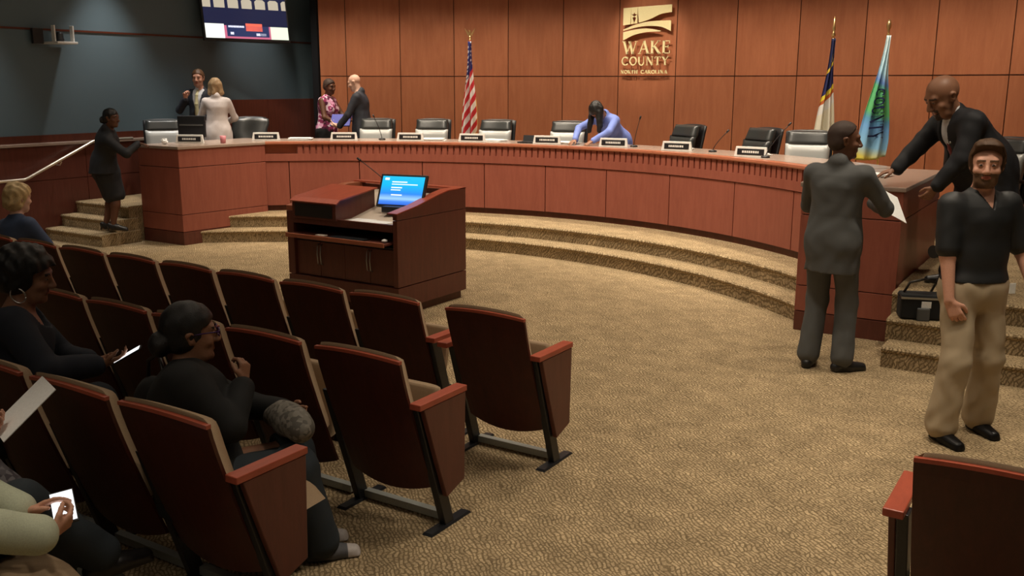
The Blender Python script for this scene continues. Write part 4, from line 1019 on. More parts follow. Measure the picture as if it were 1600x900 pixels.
    def headp(s, x, y, z): return s.hc+s.HM@(V(x, y, z)*s.k*s.hs)
    def body(s):
        S = SDF(); k = s.k; H = s.headp; Mx = s.HM
        s.torso(S); 
        for q in 'LR': s.arm(S, q); s.leg(S, q); s.hand(S, q)
        for an, t in ((s.anL, s.toeL), (s.anR, s.toeR)):
            f = rotz(t)@V(0, 1, 0); S.cone(an-f*.03*k-V(0, 0, .045)*k, an+f*.12*k-V(0, 0, .06)*k, .032*k, .022*k, .02)
        nr = (.055 if not s.female else .047)*(1+(s.w-1)*.8)
        S.cone(s.neckb-s.nd*.03*k, H(0, -.015, -.05), nr*1.08*k, nr*k, .03)
        k = s.k*s.hs
        fw_ = 1+min(.09, (s.w-1)*.25)
        S.ell(H(0, -.014, .035), V(.076*fw_, .096, .088)*k, Mx, .02)
        S.ell(H(0, .018, -.035), V(.064*fw_, .070, .080)*k, Mx, .03)
        S.cone(H(-.03, .045, -.085), H(.03, .045, -.085), .026*k*fw_, .026*k*fw_, .03); S.ell(H(0, .072, -.098), V(.02, .018, .017)*k, Mx, .02)
        S.cone(H(-.038, .072, .030), H(.038, .072, .030), .016*k, .016*k, .02)
        for q in (-1, 1):
            S.ell(H(q*.031, .098, .010), V(.019, .016, .012)*k, Mx, .012, sub=True)
            S.ell(H(q*.031, .076, .009), V(.0145, .0135, .0125)*k, Mx, .002)
            S.ell(H(q*.045, .058, -.025), V(.024, .022, .02)*k, Mx, .02)
            S.cone(H(q*.074, -.010, -.022), H(q*.081, -.018, .014), .011*k, .015*k, .008, Mx@V(0, 1, 0), 1.3)
            S.ell(H(q*.088, -.012, .002), V(.008, .009, .014)*k, Mx, .006, sub=True)
            S.ell(H(q*.013, .098, -.030), V(.010, .012, .009)*k, Mx, .008)
        S.cone(H(0, .088, .018), H(0, .108, -.024), .0085*k, .0145*k, .012)
        S.cone(H(-.019, .083, -.052), H(.019, .083, -.052), .0065*k, .0065*k, .006); S.cone(H(-.015, .084, -.064), H(.015, .084, -.064), .0075*k, .0075*k, .005)
        Pp, Q = S.mesh(s.res)
        fc = Pp[Q].mean(1); L = (fc-s.hc)@Mx/(s.k*s.hs)
        mi = np.zeros(len(Q), int)
        for q in (-1, 1):
            e = (np.hypot(L[:, 0]-q*.031, (L[:, 2]-.009)*2.6) < .0115) & (L[:, 1] > .077); mi[e] = 1
            e = (np.hypot(L[:, 0]-q*.031, L[:, 2]-.009) < .0062) & (L[:, 1] > .077); mi[e] = 2
            if s.browmat: mi[(np.abs(L[:, 0]-q*.033) < .021) & (np.abs(L[:, 2]-.0335+np.abs(np.abs(L[:, 0])-.033)*.15) < .0055) & (L[:, 1] > .06)] = 4
        mi[(np.abs(L[:, 0]) < .024) & (np.abs(L[:, 2]+.058) < .0115-np.abs(L[:, 0])*.25) & (L[:, 1] > .078)] = 3
        if s.stub:
            b = (L[:, 2] < -.038-.25*np.maximum(0, .03-L[:, 1])) & (L[:, 2] > -.125) & (L[:, 1] > .0) & (mi == 0) | ((L[:, 2] < .01) & (L[:, 2] > -.09) & (np.abs(L[:, 0]) > .055) & (L[:, 1] > -.002) & (L[:, 1] < .03) & (mi == 0)); b &= np.abs(L[:, 0]) < s.stubw; mi[b] = 5
        s.bodyo = np_obj('body', Pp, Q, [s.skin, 'eye_white_shaded', 'iris', s.skin+'_lip', s.browmat or s.skin, s.stub or s.skin], s.root, mi)
    def cloth(s, name, mat, fn, res=None, noise=.003, nf=34, seed=1):
        S = SDF(); fn(S); Pp, Q = S.mesh(res or s.res*1.1, noise, nf, seed); return np_obj(name, Pp, Q, mat if isinstance(mat, list) else [mat], s.root)
    def tl(s, X, Y, Z):   # torso coordinates of grid points
        px, py, pz = X-s.P[0], Y-s.P[1], Z-s.P[2]
        return [(px*a[0]+py*a[1]+pz*a[2])/s.k for a in (s.rt, s.fw, s.up)]
    def jacket(s, mat, hem=-.15, inf=.020, vdepth=.2, opened=True, sleeve=.97, noise=.003, openw=.085, flare=.02, name='jacket'):
        def f(S):
            s.torso(S, inf)
            k = s.k; S.cone(s.P+s.up*.06*k, s.P+V(0, 0, hem)*k, (.118+inf)*k*s.w, (.118+inf+flare)*k*s.w, .05, s.hipr, 1.36)
            for q in 'LR': s.arm(S, q, inf*.6, sleeve, .008)
            S.cone(s.neckb-s.fw*.02*k, s.neckb+s.up*.03*k-s.fw*.03*k, .075*k, .068*k, .02)
            S.cut(lambda X, Y, Z: s.P[2]+hem*k-Z+0*X)
            S.cut(lambda X, Y, Z: -(np.sqrt(((X-(s.neckb+s.nd*.07*k)[0]))**2+(Y-(s.neckb+s.nd*.07*k)[1])**2+(Z-(s.neckb+s.nd*.07*k)[2])**2)-.062*k) )
            if opened:
                def vcut(X, Y, Z):
                    x, y, z = s.tl(X, Y, Z); half = np.clip((z-vdepth)/(.53-vdepth), 0, 1)*openw
                    return np.minimum(np.minimum(half-np.abs(x), y-.03), z-vdepth)*k
                S.cut(vcut)
        return s.cloth(name, mat, f, noise=noise)
    def shirt(s, mat, inf=.010, sleeve=None, hem=-.02, collar=True, name='shirt', sinf=.016, vneck=0):
        def f(S):
            s.torso(S, inf); k = s.k
            if collar: S.cone(s.neckb-s.up*.01*k, s.neckb+s.nd*.045*k, .066*k*(1+(s.w-1)*.8), .060*k*(1+(s.w-1)*.8), .01)
            if sleeve:
                for q in 'LR': s.arm(S, q, sinf, sleeve, .01)
            if vneck:
                def vc(X, Y, Z):
                    x, y, z = s.tl(X, Y, Z); half = np.clip((z-vneck)/(.55-vneck), 0, 1)*.05
                    return np.minimum(np.minimum(half-np.abs(x), y-.02), z-vneck)*k
                S.cut(vc)
            S.cut(lambda X, Y, Z: s.P[2]+hem*k-Z+0*X)
            S.cut(lambda X, Y, Z: -(np.sqrt((X-(s.neckb+s.nd*.075*k)[0])**2+(Y-(s.neckb+s.nd*.075*k)[1])**2+(Z-(s.neckb+s.nd*.075*k)[2])**2)-s.ncut*k))
        return s.cloth(name, mat, f, noise=.002)
    def tie(s, mat):
        def f(S):
            k = s.k; rr = .118+.016
            p = [s.neckb+s.fw*.068*k-s.up*.0*k, s.P+s.up*.46*k+s.fw*.118*k, s.P+s.up*.33*k+s.fw*(.142+s.belly*.3)*k, s.P+s.up*.17*k+s.fw*(.133+s.belly)*k]
            for a, b, r1, r2 in zip(p[:-1], p[1:], (.014, .016, .02), (.016, .02, .024)): S.cone(a, b, r1*k, r2*k, .01, s.rt, 1.4)
        return s.cloth('tie', mat, f, res=.006, noise=0)
    def trousers(s, mat, inf=.014, cuff=.020, upto=.98, name='trousers', wid=1., noise=.0028, top=.06):
        def f(S):
            k = s.k
            S.cone(s.P-s.hipr*.06*k-V(0, 0, .02)*k, s.P+s.hipr*.06*k-V(0, 0, .02)*k, (.122+inf*.5)*k*s.w, (.122+inf*.5)*k*s.w, .04)
            S.cone(s.P, s.P+s.up*top*k, (.110+inf*.5)*k*s.w, (.106+inf*.5)*k*s.w, .05, s.rt, 1.36)
            for q in 'LR': s.leg(S, q, inf, upto, cuff, wid)
            S.cut(lambda X, Y, Z: np.minimum(((X-s.P[0])*s.up[0]+(Y-s.P[1])*s.up[1]+(Z-s.P[2])*s.up[2])-(top+.03)*k, .27*k*s.w-np.sqrt((X-s.P[0])**2+(Y-s.P[1])**2+(Z-s.P[2])**2)))
        return s.cloth(name, mat, f, noise=noise, nf=38)
    def skirt(s, mat, length=.50):
        def f(S):
            k = s.k; d = unit((s.knL+s.knR)/2-s.P)
            S.cone(s.P+s.up*.10*k, s.P+d*.10*k, .115*k*s.w, .15*k*s.w, .05, s.hipr, 1.25); S.cone(s.P+d*.1*k, s.P+d*(length-.1)*k, .150*k*s.w, .130*k*s.w, .05, s.hipr, 1.2)
            S.cut(lambda X, Y, Z: ((X-s.P[0])*d[0]+(Y-s.P[1])*d[1]+(Z-s.P[2])*d[2])-length*k)
        return s.cloth('skirt', mat, f, noise=.003)
    def shoes(s, mat, heel=0., toe=None, only='LR'):
        for an, t in [q for q, n_ in (((s.anL, s.toeL), 'L'), ((s.anR, s.toeR), 'R')) if n_ in only]:
            k = s.k; f = rotz(t)@V(0, 1, 0); r = rotz(t)@V(1, 0, 0); z0 = an[2]-.09*k; S = SDF(); g0 = V(0, 0, 1)
            c = V(an[0], an[1], z0)
            S.cone(c-f*.045*k+V(0, 0, .035*k+heel), c+f*.05*k+V(0, 0, .035+heel*.5)*k, .038*k, .042*k, .02)
            S.cone(c+f*.05*k+V(0, 0, .036+heel*.4)*k, c+f*.165*k+V(0, 0, .026)*k, .042*k, .030*k, .02, r, 1.25)
            S.cone(an-V(0, 0, .015), c-f*.01+V(0, 0, .05), .045*k if not heel else .03, .045*k, .02)
            S.cone(c-f*.055*k+V(0, 0, .012+heel*.9), c+f*.18*k+V(0, 0, .012), .016, .016, .006, r, 2.3)
            if heel: S.cone(c-f*.06*k+V(0, 0, heel+.02), c-f*.07*k+V(0, 0, .006), .016, .007, .01)
            S.cut(lambda X, Y, Z: z0+.001-Z+0*X)
            Pp, Q = S.mesh(min(s.res, .008)); fc = Pp[Q].mean(1)
            mi = (((fc-c)@f > .13*k)).astype(int) if toe else None
            np_obj('shoe', Pp, Q, [mat]+([toe] if toe else []), s.root, mi)
    def hair(s, mat, style, noise=.003):
        k = s.k*s.hs*(1+min(.07, max(0, s.w-1)*.2)); H = s.headp; Mx = s.HM
        def hc(z0, y0, slope):   # keep the face clear
            def g(X, Y, Z):
                px, py, pz = X-s.hc[0], Y-s.hc[1], Z-s.hc[2]
                x, y, z = [(px*Mx[0, i]+py*Mx[1, i]+pz*Mx[2, i])/k for i in range(3)]
                return (y-y0-np.maximum(0, z-z0)*slope)*k
            return g
        def f(S):
            if style in ('short', 'thick', 'shaved', 'receding'):
                t = {'short': .010, 'thick': .017, 'shaved': .007, 'receding': .006}[style]
                S.ell(H(0, -.018, .040), V(.077+t, .096+t, .088+t)*k, Mx, .02)
                S.ell(H(0, -.045, -.015), V(.072+t*.8, .062+t, .062)*k, Mx, .02)
                if style == 'thick': S.ell(H(-.01, .060, .108), V(.056, .034, .022)*k, Mx, .03); S.ell(H(.01, .02, .116), V(.058, .07, .024)*k, Mx, .02)
                y0 = {'short': .012, 'thick': .018, 'shaved': .0, 'receding': .0}[style]; z0 = {'short': .03, 'thick': .05, 'shaved': .03, 'receding': .03}[style]; sl = {'short': 1.3, 'thick': 1.15, 'shaved': .9, 'receding': .45}[style]
                S.cut(hc(z0, y0, sl))
            elif style == 'fringe':   # balding ring of hair
                S.ell(H(0, -.03, .0), V(.083, .088, .055)*k, Mx, .02); S.cut(hc(.2, -.0, 0))
            elif style in ('bob', 'long'):
                S.ell(H(0, -.02, .045), V(.094, .112, .098)*k, Mx, .02)
                L = -.10 if style == 'bob' else -.20
                for q in (-1, 1): S.cone(H(q*.07, -.005, .03), H(q*.088, -.01, L), .036*k, .040*k if style == 'bob' else .03*k, .03)
                S.cone(H(-.04, -.065, .02), H(-.045, -.07, L), .052*k, .045*k, .03); S.cone(H(.04, -.065, .02), H(.045, -.07, L), .052*k, .045*k, .03)
                S.cut(hc(.035, .030, 2.2))
            elif style == 'wave':    # short layered crop
                S.ell(H(0, -.012, .05), V(.10, .118, .10)*k, Mx, .02); S.ell(H(0, -.05, -.03), V(.088, .085, .075)*k, Mx, .03); S.cut(hc(.03, .035, 2.0))
            elif style == 'bun':
                S.ell(H(0, -.018, .042), V(.084, .104, .095)*k, Mx, .02); S.ell(H(0, -.04, -.02), V(.078, .07, .06)*k, Mx, .02)
                S.ell(H(-.0, -.125, -.035), V(.058, .045, .050)*k, Mx, .015); S.cut(hc(.03, .028, 1.6))
            elif style == 'updo':
                S.ell(H(0, -.03, .05), V(.105, .125, .105)*k, Mx, .02); S.ell(H(0, -.05, -.02), V(.095, .085, .075)*k, Mx, .02); S.cut(hc(.03, .03, 1.6))
            elif style == 'hang':   # hair falling forward over the face
                S.ell(H(0, -.02, .045), V(.098, .115, .10)*k, Mx, .02)
                for q in (-1, 1):
                    a = H(q*.07, .03, .03); S.cone(a, a+V(q*.03, .02, -.26)*k, .042*k, .032*k, .03); b = H(q*.075, -.03, .02); S.cone(b, b+V(q*.03, .03, -.24)*k, .042*k, .03*k, .03)
                
                def face(X, Y, Z):
                    px, py, pz = X-s.hc[0], Y-s.hc[1], Z-s.hc[2]; x, y, z = [(px*Mx[0, i]+py*Mx[1, i]+pz*Mx[2, i])/k for i in range(3)]
                    return np.minimum(np.minimum(.05-np.abs(x), y-.05), .06-z)*k
                S.cut(face)
        return s.cloth('hair', mat, f, res=min(s.res, .007), noise=noise, nf=70)
def world_to_local(p, loc, yaw, k=1.0):
    d = rotz(-radians(yaw))@(V(*p)-V(*loc)); return tuple(d/k)
def sheet(p, name, mat, c, ux, uy, w, h, th=.003):   # held paper: separate thing, world coords
    ux, uy = unit(V(*ux)), unit(V(*uy)); n = np.cross(ux, uy); c = V(*c)
    q = [ux*a*w/2+uy*b*h/2 for a, b in ((-1, -1), (1, -1), (1, 1), (-1, 1))]
    o = MB().hexa([tuple(v) for v in q], [tuple(v+n*th) for v in q]).build(name, mat); o.location = tuple(c); return o

# ------------------------------------------------------------ the people
# 1 woman at the left steps
p = Person('woman in black skirt suit standing on the left steps, leaning on the desk', (-11.12, 7.68, .16), -30, 1.63, w=1.18, lean=10, side=27, female=True, skin='skin_dark', head=(-38, 5, 0),
           pelvis=(-.02, -.02, .985), handR=(.36, .42, 1.275), hdirR=(.5, .8, -.1), palmR=(0, 0, -1), elbR=(.6, -.5, -.6), footL=(-.08, -.05, .13), footR=(.09, .03, .13), toeL=8, toeR=-12, res=.009)
p.jacket('suit_black', hem=-.13, opened=False, flare=.03); p.skirt('suit_black', .54); p.shoes('shoe_black', heel=.05); p.hair('hair_black', 'bun')
# 2 man behind the left desk
p = Person('man in dark suit and pale yellow tie facing the room, hand raised', (-12.02, 10.05, DZ), -158, 1.79, skin='skin_fair', head=(10, 5, 0), brow='hair_brown',
           handR=(.10, .26, 1.36), hdirR=(-.1, .3, .9), palmR=(-.6, .3, 0), elbR=(.8, -.2, -1), curlR=.9, handL=(-.12, .34, 1.02), hdirL=(.7, .7, 0), palmL=(0, 0, -1), elbL=(-.9, -.3, -.6), res=.009)
p.trousers('suit_navy'); p.shirt('shirt_white'); p.tie('tie_yellow'); p.jacket('suit_navy', vdepth=.10, openw=.085); p.shoes('shoe_black'); p.hair('hair_brown', 'short')
# 3 woman in beige
p = Person('woman in pale beige jacket with light brown hair, back half turned', (-11.40, 9.82, DZ), 50, 1.66, w=1.0, female=True, skin='skin_fair', head=(15, 8, 0), lean=3, brow='hair_brown',
           handL=(-.14, .30, 1.02), elbL=(-1, -.4, -.4), handR=(.10, .30, 1.08), elbR=(1, -.4, -.4), res=.009)
p.jacket('jacket_beige', hem=-.16, opened=False, flare=.03); p.trousers('suit_black'); p.shoes('shoe_black'); p.hair('hair_auburn', 'bob')
# 4 woman in floral top
p = Person('woman in pink floral sleeveless top holding a blue folder, beside a suited man', (-10.80, 11.52, DZ), -78, 1.66, w=1.12, female=True, skin='skin_dark', head=(-10, 8, 0), lean=4,
           handR=(.16, .34, 1.06), hdirR=(-.1, .95, .15), palmR=(-1, 0, 0), elbR=(.8, -.7, -.5), handL=(-.06, .42, 1.10), hdirL=(.2, .9, .1), palmL=(0, 0, 1), elbL=(-.8, -.6, -.5), res=.009)
p.trousers('suit_black', inf=.024); p.shirt('floral', inf=.022, hem=-.10, collar=False, name='top'); p.shoes('shoe_black'); p.hair('hair_shaved', 'short', noise=.002)
# 5 bald man in suit facing her
p = Person('bald man in dark suit and lilac tie looking down at the blue folder', (-10.02, 11.50, DZ), 118, 1.74, skin='skin_pale', head=(-6, 20, 0), lean=5, brow=None, w=1.05,
           handR=(.06, .38, 1.00), hdirR=(-.2, .9, .1), palmR=(-.3, 0, 1), elbR=(.8, -.4, -.5), handL=(-.14, .34, .98), hdirL=(.3, .9, 0), palmL=(.4, 0, .9), elbL=(-.9, -.4, -.5), res=.009)
p.trousers('suit_navy'); p.shirt('shirt_white'); p.tie('tie_purple'); p.jacket('suit_navy', vdepth=.08, openw=.075); p.shoes('shoe_black')
o = MB().box(-.16, .16, -.012, .012, -.11, .11).build('folder', 'folder_blue', bevel=.003); o.location = (-10.38, 11.40, DZ+1.06); o.rotation_euler = (radians(-38), 0, radians(24))
tag(o, 'open blue folder held between the floral dressed woman and bald man', 'folder')
# 6 woman in blue leaning over
p = Person('woman in blue jacket bent over the curved desk, dark hair hanging down', (-5.98, 12.05, DZ), 168, 1.68, female=True, skin='skin_mid', lean=50, pelvis=(-.05, -.16, .90), head=(0, 68, 8), side=-4,
           handL=(-.17, .60, .92), handR=(.15, .60, .92), hdirL=(.1, .9, -.3), hdirR=(-.1, .9, -.3), palmL=(0, 0, -1), palmR=(0, 0, -1), elbL=(-1, -.1, .2), elbR=(1, -.1, .2), res=.009, curlL=.2, curlR=.2)
p.jacket('jacket_blue', hem=-.12, opened=False); p.trousers('suit_black'); p.shoes('shoe_black'); p.hair('hair_black', 'hang')
# 7 man in grey suit, back to us
GX, GY = -1.68, 7.12
p = Person('man in grey suit standing with his back turned, holding white papers', (GX, GY, 0), -4, 1.81, w=.98, skin='skin_brown', head=(-58, 4, 0), lean=2, brow='hair_shaved', hs=1.04,
           handR=(.16, .36, 1.20), hdirR=(.15, .9, -.15), palmR=(-1, 0, 0), elbR=(.9, -.6, -.6), handL=(-.12, .36, 1.08), hdirL=(.6, .7, 0), palmL=(0, 0, 1), elbL=(-1, -.5, -.6), curlR=.8,
           footL=(-.12, .0, .09), footR=(.12, .02, .09), toeL=8, toeR=-42, pelvis=(0, 0, .955), res=.007)
p.trousers('suit_grey', inf=.016, cuff=.026); p.shirt('shirt_white'); p.jacket('suit_grey', hem=-.22, inf=.020, vdepth=.1, openw=.07, flare=.0, noise=.004); p.shoes('shoe_black'); p.hair('hair_shaved', 'shaved', noise=.001)
pw = p.R@(p.wrR)+p.loc
tag(sheet(None, 'paper_sheet', 'paper', tuple(pw+V(.10, .06, -.0)), (.75, .15, -.40), (-.38, .65, .55), .21, .28, .004), 'white papers held in the grey suited man\'s right hand', 'paper')
# 8 big bald man leaning on the right desk end
p = Person('large bald man in black suit leaning over the right desk end', (-.92, 8.50, DZ), 126, 1.78, w=1.36, belly=.06, hs=1.32, stubw=.034, skin='skin_mid', head=(6, 30, 0), lean=38, pelvis=(0, -.10, .955), brow='hair_shaved', stub='hair_shaved',
           handR=(.14, .66, .87), hdirR=(.2, .9, -.3), palmR=(0, -.1, -1), elbR=(.8, -.3, -.3), curlR=.25, handL=(-.20, .42, .84), elbL=(-.9, -.5, -.5), curlL=.7, footL=(-.16, .02, .09), footR=(.15, .05, .09), toeL=15, toeR=-15, res=.007)
p.trousers('suit_black', inf=.02, cuff=.03); p.shirt('shirt_white', inf=.012); p.tie('tie_red'); p.jacket('suit_black', hem=-.24, inf=.024, vdepth=.20, openw=.06, flare=.02, noise=.004); p.shoes('shoe_black')
S_ = SDF(); q = p.P+p.up*.40*p.k+p.fw*.16*p.k+p.rt*-.07*p.k; S_.ell(q, V(.012, .012, .012)); Pp, Q = S_.mesh(.003); np_obj('lapel_pin', Pp, Q, ['silver'], p.root)
# 9 man in black polo and khaki trousers
p = Person('bearded man in black polo shirt and khaki trousers, hand in pocket', (-.64, 6.13, 0), -138, 1.75, w=1.04, skin='skin_fair', head=(-34, 2, 0), brow='hair_brown', stub='hair_brown', pelvis=(-.03, 0, .955), lean=-2, side=0, hs=1.05,
           handR=(.19, .10, .88), hdirR=(-.35, .3, -.85), palmR=(-.6, -.6, -.2), elbR=(.9, -.8, -.1), curlR=.6, handL=(-.33, .14, .92), hdirL=(-.05, .35, -.9), palmL=(.8, -.3, 0), elbL=(-.6, -.9, 0), curlL=.8,
           footL=(-.20, -.06, .09), footR=(.13, .06, .09), toeL=0, toeR=4, kneeL=(-.1, 1, 0), kneeR=(.1, 1, 0), res=.006)
p.trousers('khaki', inf=.020, cuff=.034, noise=.0045, wid=1.0, top=.06); p.shirt('polo_black', inf=.021, sleeve=.42, hem=.03, name='polo_shirt', vneck=.45, collar=False)
for q_ in (-1, 1):
    S_ = SDF(); a_ = p.neckb+p.rt*q_*.062*p.k+p.up*.0; S_.cone(p.neckb-p.fw*.045+p.rt*q_*.03+p.up*.015, a_+p.up*.012, .014, .014, .01, p.up, 1.8); S_.cone(a_+p.up*.012, p.neckb+p.fw*.085+p.rt*q_*.045-p.up*.05, .014, .010, .01, p.up, 2.2)
    Pp, Q = S_.mesh(.005); np_obj('collar', Pp, Q, ['polo_black'], p.root); p.shoes('shoe_black'); p.hair('hair_brown', 'thick', noise=.0022)
S_ = SDF(); S_.cone(p.P+p.up*.028*p.k, p.P+p.up*.062*p.k, .128*p.k, .128*p.k, .01, p.rt, 1.40); k_ = p.k
S_.cut(lambda X, Y, Z: .020*k_-((X-p.P[0])*p.up[0]+(Y-p.P[1])*p.up[1]+(Z-p.P[2])*p.up[2])); S_.cut(lambda X, Y, Z: ((X-p.P[0])*p.up[0]+(Y-p.P[1])*p.up[1]+(Z-p.P[2])*p.up[2])-.058*k_)
Pp, Q = S_.mesh(.007); np_obj('belt', Pp, Q, ['belt'], p.root)
MB().box(-.018, .018, -.004, .004, -.03, .03).build('id_badge', 'white_plastic', p.root).location = tuple(p.P+p.up*.0+p.fw*.17-p.rt*.13)
pw = p.R@(p.wrL+p.hdL*.09)+p.loc
o = MB().box(-.036, .036, -.006, .006, -.075, .075).build('mobile_phone', 'black', bevel=.004); o.location = tuple(pw+V(.0, .01, -.02)); o.rotation_euler = (radians(10), radians(10), radians(50)); tag(o, 'black mobile phone in the left hand of the bearded man', 'phone')
# seated people -----------------------------------------------------------------
SEAT = dict(kneeL=(0, .4, 1), kneeR=(0, .4, 1))
p = Person('person with short blonde hair in a blue top, seated front row far left', (-7.53, 4.35, 0), 4, 1.66, female=True, skin='skin_pale', pelvis=(0, 0, .54), lean=4, side=-7, head=(0, 5, 0), footL=(-.1, .52, .09), footR=(.1, .52, .09),
           handL=(-.1, .34, .62), handR=(.1, .34, .62), brow='hair_blonde', res=.008, **SEAT)
p.trousers('jeans_dark'); p.shirt('top_blue', inf=.022, sleeve=.95, hem=-.06, collar=False, name='top'); p.shoes('shoe_black'); p.hair('hair_blonde', 'wave', noise=.006)
p = Person('woman in dark navy knit with large hoop earrings looking at a phone', (-4.50, 2.40, 0), -38, 1.72, w=1.40, side=-9, female=True, skin='skin_mid', hs=1.06, ncut=.20, pelvis=(0, .02, .52), lean=12, head=(-8, 12, 0), footL=(-.12, .5, .09), footR=(.12, .5, .09),
           handR=(.16, .50, .78), hdirR=(-.1, .9, .2), palmR=(-.5, 0, 1), handL=(-.02, .44, .76), hdirL=(.6, .7, 0), palmL=(0, 0, 1), elbR=(1, -.3, -.6), elbL=(-1, -.3, -.6), res=.007, **SEAT)
p.trousers('jeans_dark'); p.shirt('knit_navy', inf=.028, sleeve=.93, hem=-.06, collar=False, name='knit_top'); p.shoes('shoe_black'); p.hair('hair_black', 'updo', noise=.005)
for q in (-1, 1):
    c = p.headp(q*.090, -.018, -.075); d = p.HM@V(.15, 1, 0)
    pts = [tuple(c+d*.036*cos(2*pi*i/28)+V(0, 0, 1)*.036*sin(2*pi*i/28)) for i in range(29)]
    MB().tube(pts, [.0035+.001*(i % 2) for i in range(29)], 8).build('hoop_earring', 'silver', p.root, smooth=True)
hoopw = p.R@(p.wrR+p.hdR*.10)+p.loc
ph = thing('mobile_phone', 'lit white phone held low by the woman with hoop earrings', 'phone', tuple(hoopw+V(.02, .02, .02)), radians(-30)); ph.rotation_euler = (radians(28), 0, radians(-42))
MB().box(-.037, .037, -.075, .075, -.008, 0).build('casing', 'black', ph, bevel=.003); MB().box(-.032, .032, -.066, .066, .0, .0015).build('screen', plain('phone_screen', (0, 0, 0), .3, emit=(.85, .88, .9), es=1.1), ph)
p = Person('woman in black with a low dark bun and purple glasses, seated in third row', (-3.24, 2.58, 0), -42, 1.60, w=1.46, hs=1.15, female=True, skin='skin_mid', pelvis=(.04, .0, .455), lean=-5, side=-17, head=(10, 2, 0), footL=(-.08, .50, .09), footR=(.10, .54, .09), toeR=0,
           handR=(-.04, .22, .90), hdirR=(-.25, .1, .9), palmR=(-.5, -.6, 0), curlR=.9, handL=(-.10, .42, .72), elbR=(1, -.1, -.9), elbL=(-1, -.3, -.6), res=.006, **SEAT)
p.trousers('jeans_dark', inf=.020, cuff=.03, wid=1.1); p.shirt('knit_black', inf=.030, sleeve=.93, hem=-.10, collar=False, name='knit_top'); p.shoes('sneaker', toe='sneaker_toe'); p.hair('hair_black', 'bun', noise=.0015)
def glasses(p):
    H = p.headp; mb = MB()
    for q in (-1, 1):
        pts = [tuple(H(q*(.034+.026*cos(2*pi*i/16)), .107-.004*abs(cos(2*pi*i/16)), .010+.018*sin(2*pi*i/16))) for i in range(17)]; mb.tube(pts, .003, 8)
        mb.tube([tuple(H(q*.060, .104, .016)), tuple(H(q*.078, .06, .018)), tuple(H(q*.086, -.01, .014))], .003, 8)
    mb.tube([tuple(H(-.008, .112, .014)), tuple(H(.008, .112, .014))], .0028, 8)
    mb.build('glasses', 'glass_purple', p.root, smooth=True)
glasses(p)
# bags
def softbag(name, mat, loc, size, rz, label, handle=True, seed=1):
    r = thing(name, label, 'bag', loc, rz); S_ = SDF(); a, b, c = size
    S_.ell(V(0, 0, c*.45), V(a/2, b/2, c*.5), None, .03); mn = min(b, c); S_.cone(V(-a*.36, 0, mn*.4), V(a*.36, 0, mn*.4), mn*.38, mn*.38, .04, V(0, 1, 0), b/mn); S_.cone(V(-a*.25, 0, c*.8), V(a*.25, 0, c*.8), mn*.2, mn*.2, .05)
    Pp, Q = S_.mesh(.008, .006, 26, seed); np_obj('body', Pp, Q, [mat], r)
    if handle: MB().tube([(-a*.3, 0, c*.8), (-a*.22, 0, c*1.15), (0, .02, c*1.28), (a*.22, 0, c*1.15), (a*.3, 0, c*.8)], .01, 8).build('strap', 'belt', r, smooth=True)
    pts = [(-a*.3+.016*cos(2*pi*i/12), -b*.25, c*.75+.016*sin(2*pi*i/12)) for i in range(13)]; MB().tube(pts, .003, 8).build('ring', 'silver', r, smooth=True)
    return r
softbag('handbag', 'snake_bag', (-2.97, 2.86, .585), (.32, .14, .13), radians(-20), 'grey snakeskin patterned handbag on the lap of the woman in black', handle=False, seed=3)
softbag('floor_bag', plain('olive_cloth', (.05, .048, .035), .9, noise=.3, nscale=50), (-3.38, 2.02, 0), (.42, .24, .26), radians(20), 'dark olive cloth bag on the floor behind the third row end seat', seed=8)
softbag('handbag', 'knit_black', (-3.50, 2.58, .48), (.34, .20, .36), radians(-15), 'black shoulder bag with silver ring on the seat between the two women', seed=5)
p = Person('person in a sage green jacket and dark jeans using a lit phone', (-3.24, 1.36, 0), -14, 1.70, w=1.0, female=True, skin='skin_fair', pelvis=(0, 0, .54), lean=8, head=(0, 25, 0), brow='hair_brown',
           footL=(-.05, .56, .09), footR=(-.02, .66, .36), handR=(.36, .36, .68), hdirR=(-.25, .9, .3), palmR=(-.8, -.1, .5), curlR=.8, handL=(.14, .36, .68), hdirL=(.45, .75, .45), palmL=(.4, -.2, -.8), curlL=.25, elbR=(1, -.5, -.8), elbL=(-1, -.4, -.7), res=.006, kneeL=(0, .4, 1), kneeR=(-.2, .4, 1))
p.trousers('jeans_dark', inf=.016); p.shirt('jacket_sage', inf=.030, sleeve=.93, hem=-.08, collar=False, name='jacket', sinf=.034); p.shoes('shoe_black'); p.hair('hair_brown', 'bob')
hp = p.R@((p.wrL+p.wrR)/2)+p.loc
ph = thing('mobile_phone', 'bright lit phone in the hands of the sage jacketed person', 'phone', tuple(hp+V(.0, .10, .03)), 0); ph.rotation_euler = (radians(22), radians(-6), radians(60))
MB().box(-.04, .04, -.08, .08, -.008, 0).build('casing', 'black', ph, bevel=.003); MB().box(-.036, .036, -.072, .072, .0, .0015).build('screen', 'phone_screen', ph)
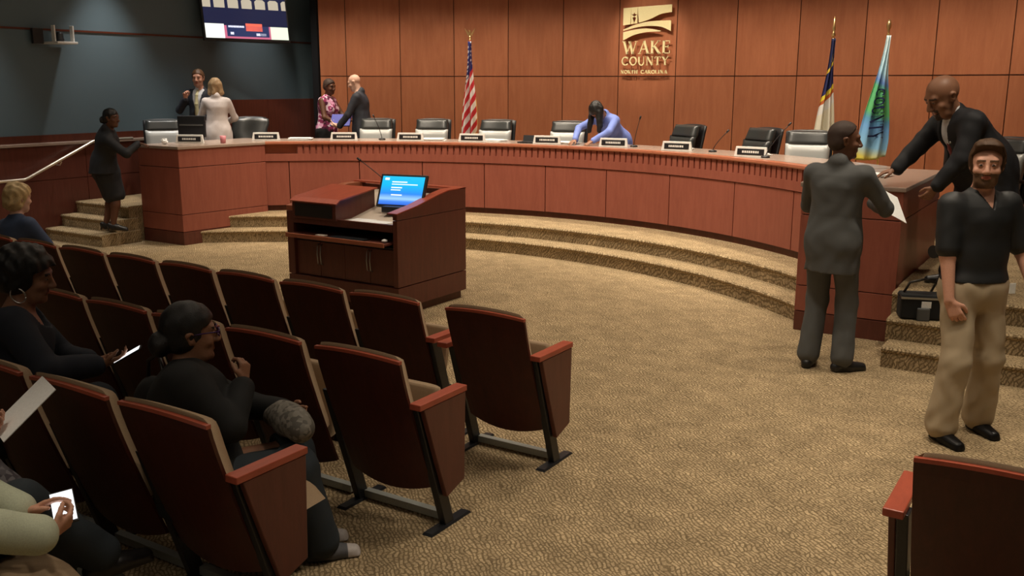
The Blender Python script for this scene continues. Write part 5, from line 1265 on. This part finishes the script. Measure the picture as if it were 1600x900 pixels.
p = Person('person in grey patterned trousers with a bare crossed foot, holding paper', (-3.80, 1.44, 0), -14, 1.72, w=1.05, female=True, skin='skin_fair', pelvis=(0, 0, .54), lean=10, head=(0, 20, 0), brow='hair_brown',
           footL=(-.1, .52, .09), footR=(.40, .50, .56), toeR=-65, handR=(.16, .30, .80), hdirR=(.2, .9, .1), palmR=(0, 0, -1), curlR=.4, handL=(.14, .42, .80), hdirL=(.5, .7, .4), palmL=(.3, -.3, .8), elbR=(1, -.5, -.8), elbL=(-1, -.4, -.7), res=.006, kneeL=(0, .4, 1), kneeR=(-.3, .5, 1))
p.trousers('grey_print', inf=.018); p.shirt('suit_grey', inf=.026, sleeve=.9, hem=-.08, collar=False, name='top'); p.shoes('shoe_black', only='L'); p.hair('hair_brown', 'bob')
hp = p.R@(p.wrL+p.hdL*.09)+p.loc
tag(sheet(None, 'paper_sheet', 'paper', tuple(hp+V(.02, .10, .05)), (.85, -.30, .0), (.12, .72, .55), .216, .26), 'white sheet of paper held at the left edge above the patterned knee', 'paper')
# camera gear on the right steps
cb = thing('camera_bag', 'black equipment bag with a white tag on the right steps', 'bag', (-1.14, 7.86, .32), radians(20))
MB().box(-.17, .17, -.09, .09, 0, .20).build('body', 'knit_black', cb, bevel=.02); MB().box(-.17, .17, -.095, .095, .165, .18).build('zip', 'steel', cb)
MB().box(-.02, .05, -.098, -.091, .10, .15).build('label_tag', 'paper', cb); MB().box(-.05, .04, -.13, -.09, 0, .10).build('front_pocket', 'suit_grey', cb, bevel=.008)
MB().tube([(-.14, 0, .2), (-.1, 0, .28), (0, 0, .31), (.1, 0, .28), (.14, 0, .2)], .01, 8).build('handle', 'belt', cb, smooth=True)
vc = thing('video_camera', 'dark video camera with ring handle on a low tripod behind the khaki man', 'camera', (-.98, 7.98, DZ+.002), radians(150))
MB().box(-.045, .045, -.13, .12, .32, .44).build('body', 'black_metal', vc, bevel=.012)
MB().tube([(0, .12, .38), (0, .17, .38), (0, .21, .38)], [.042, .046, .05], 20).build('lens', 'black', vc, smooth=False)
MB().tube([(0, -.11, .44), (0, -.11, .50), (0, .08, .51), (0, .09, .44)], .011, 8).build('handle', 'steel', vc, smooth=True)
pts = [(-.055, .0+.05*cos(2*pi*i/18), .38+.05*sin(2*pi*i/18)) for i in range(19)]; MB().tube(pts, .007, 8).build('side_ring', 'steel', vc, smooth=True)
for q in range(3):
    a = 2*pi*q/3+.4; MB().tube([(0, 0, .32), (.13*cos(a), .13*sin(a), .008)], [.012, .009], 8).build('leg', 'black_metal', vc, smooth=True)
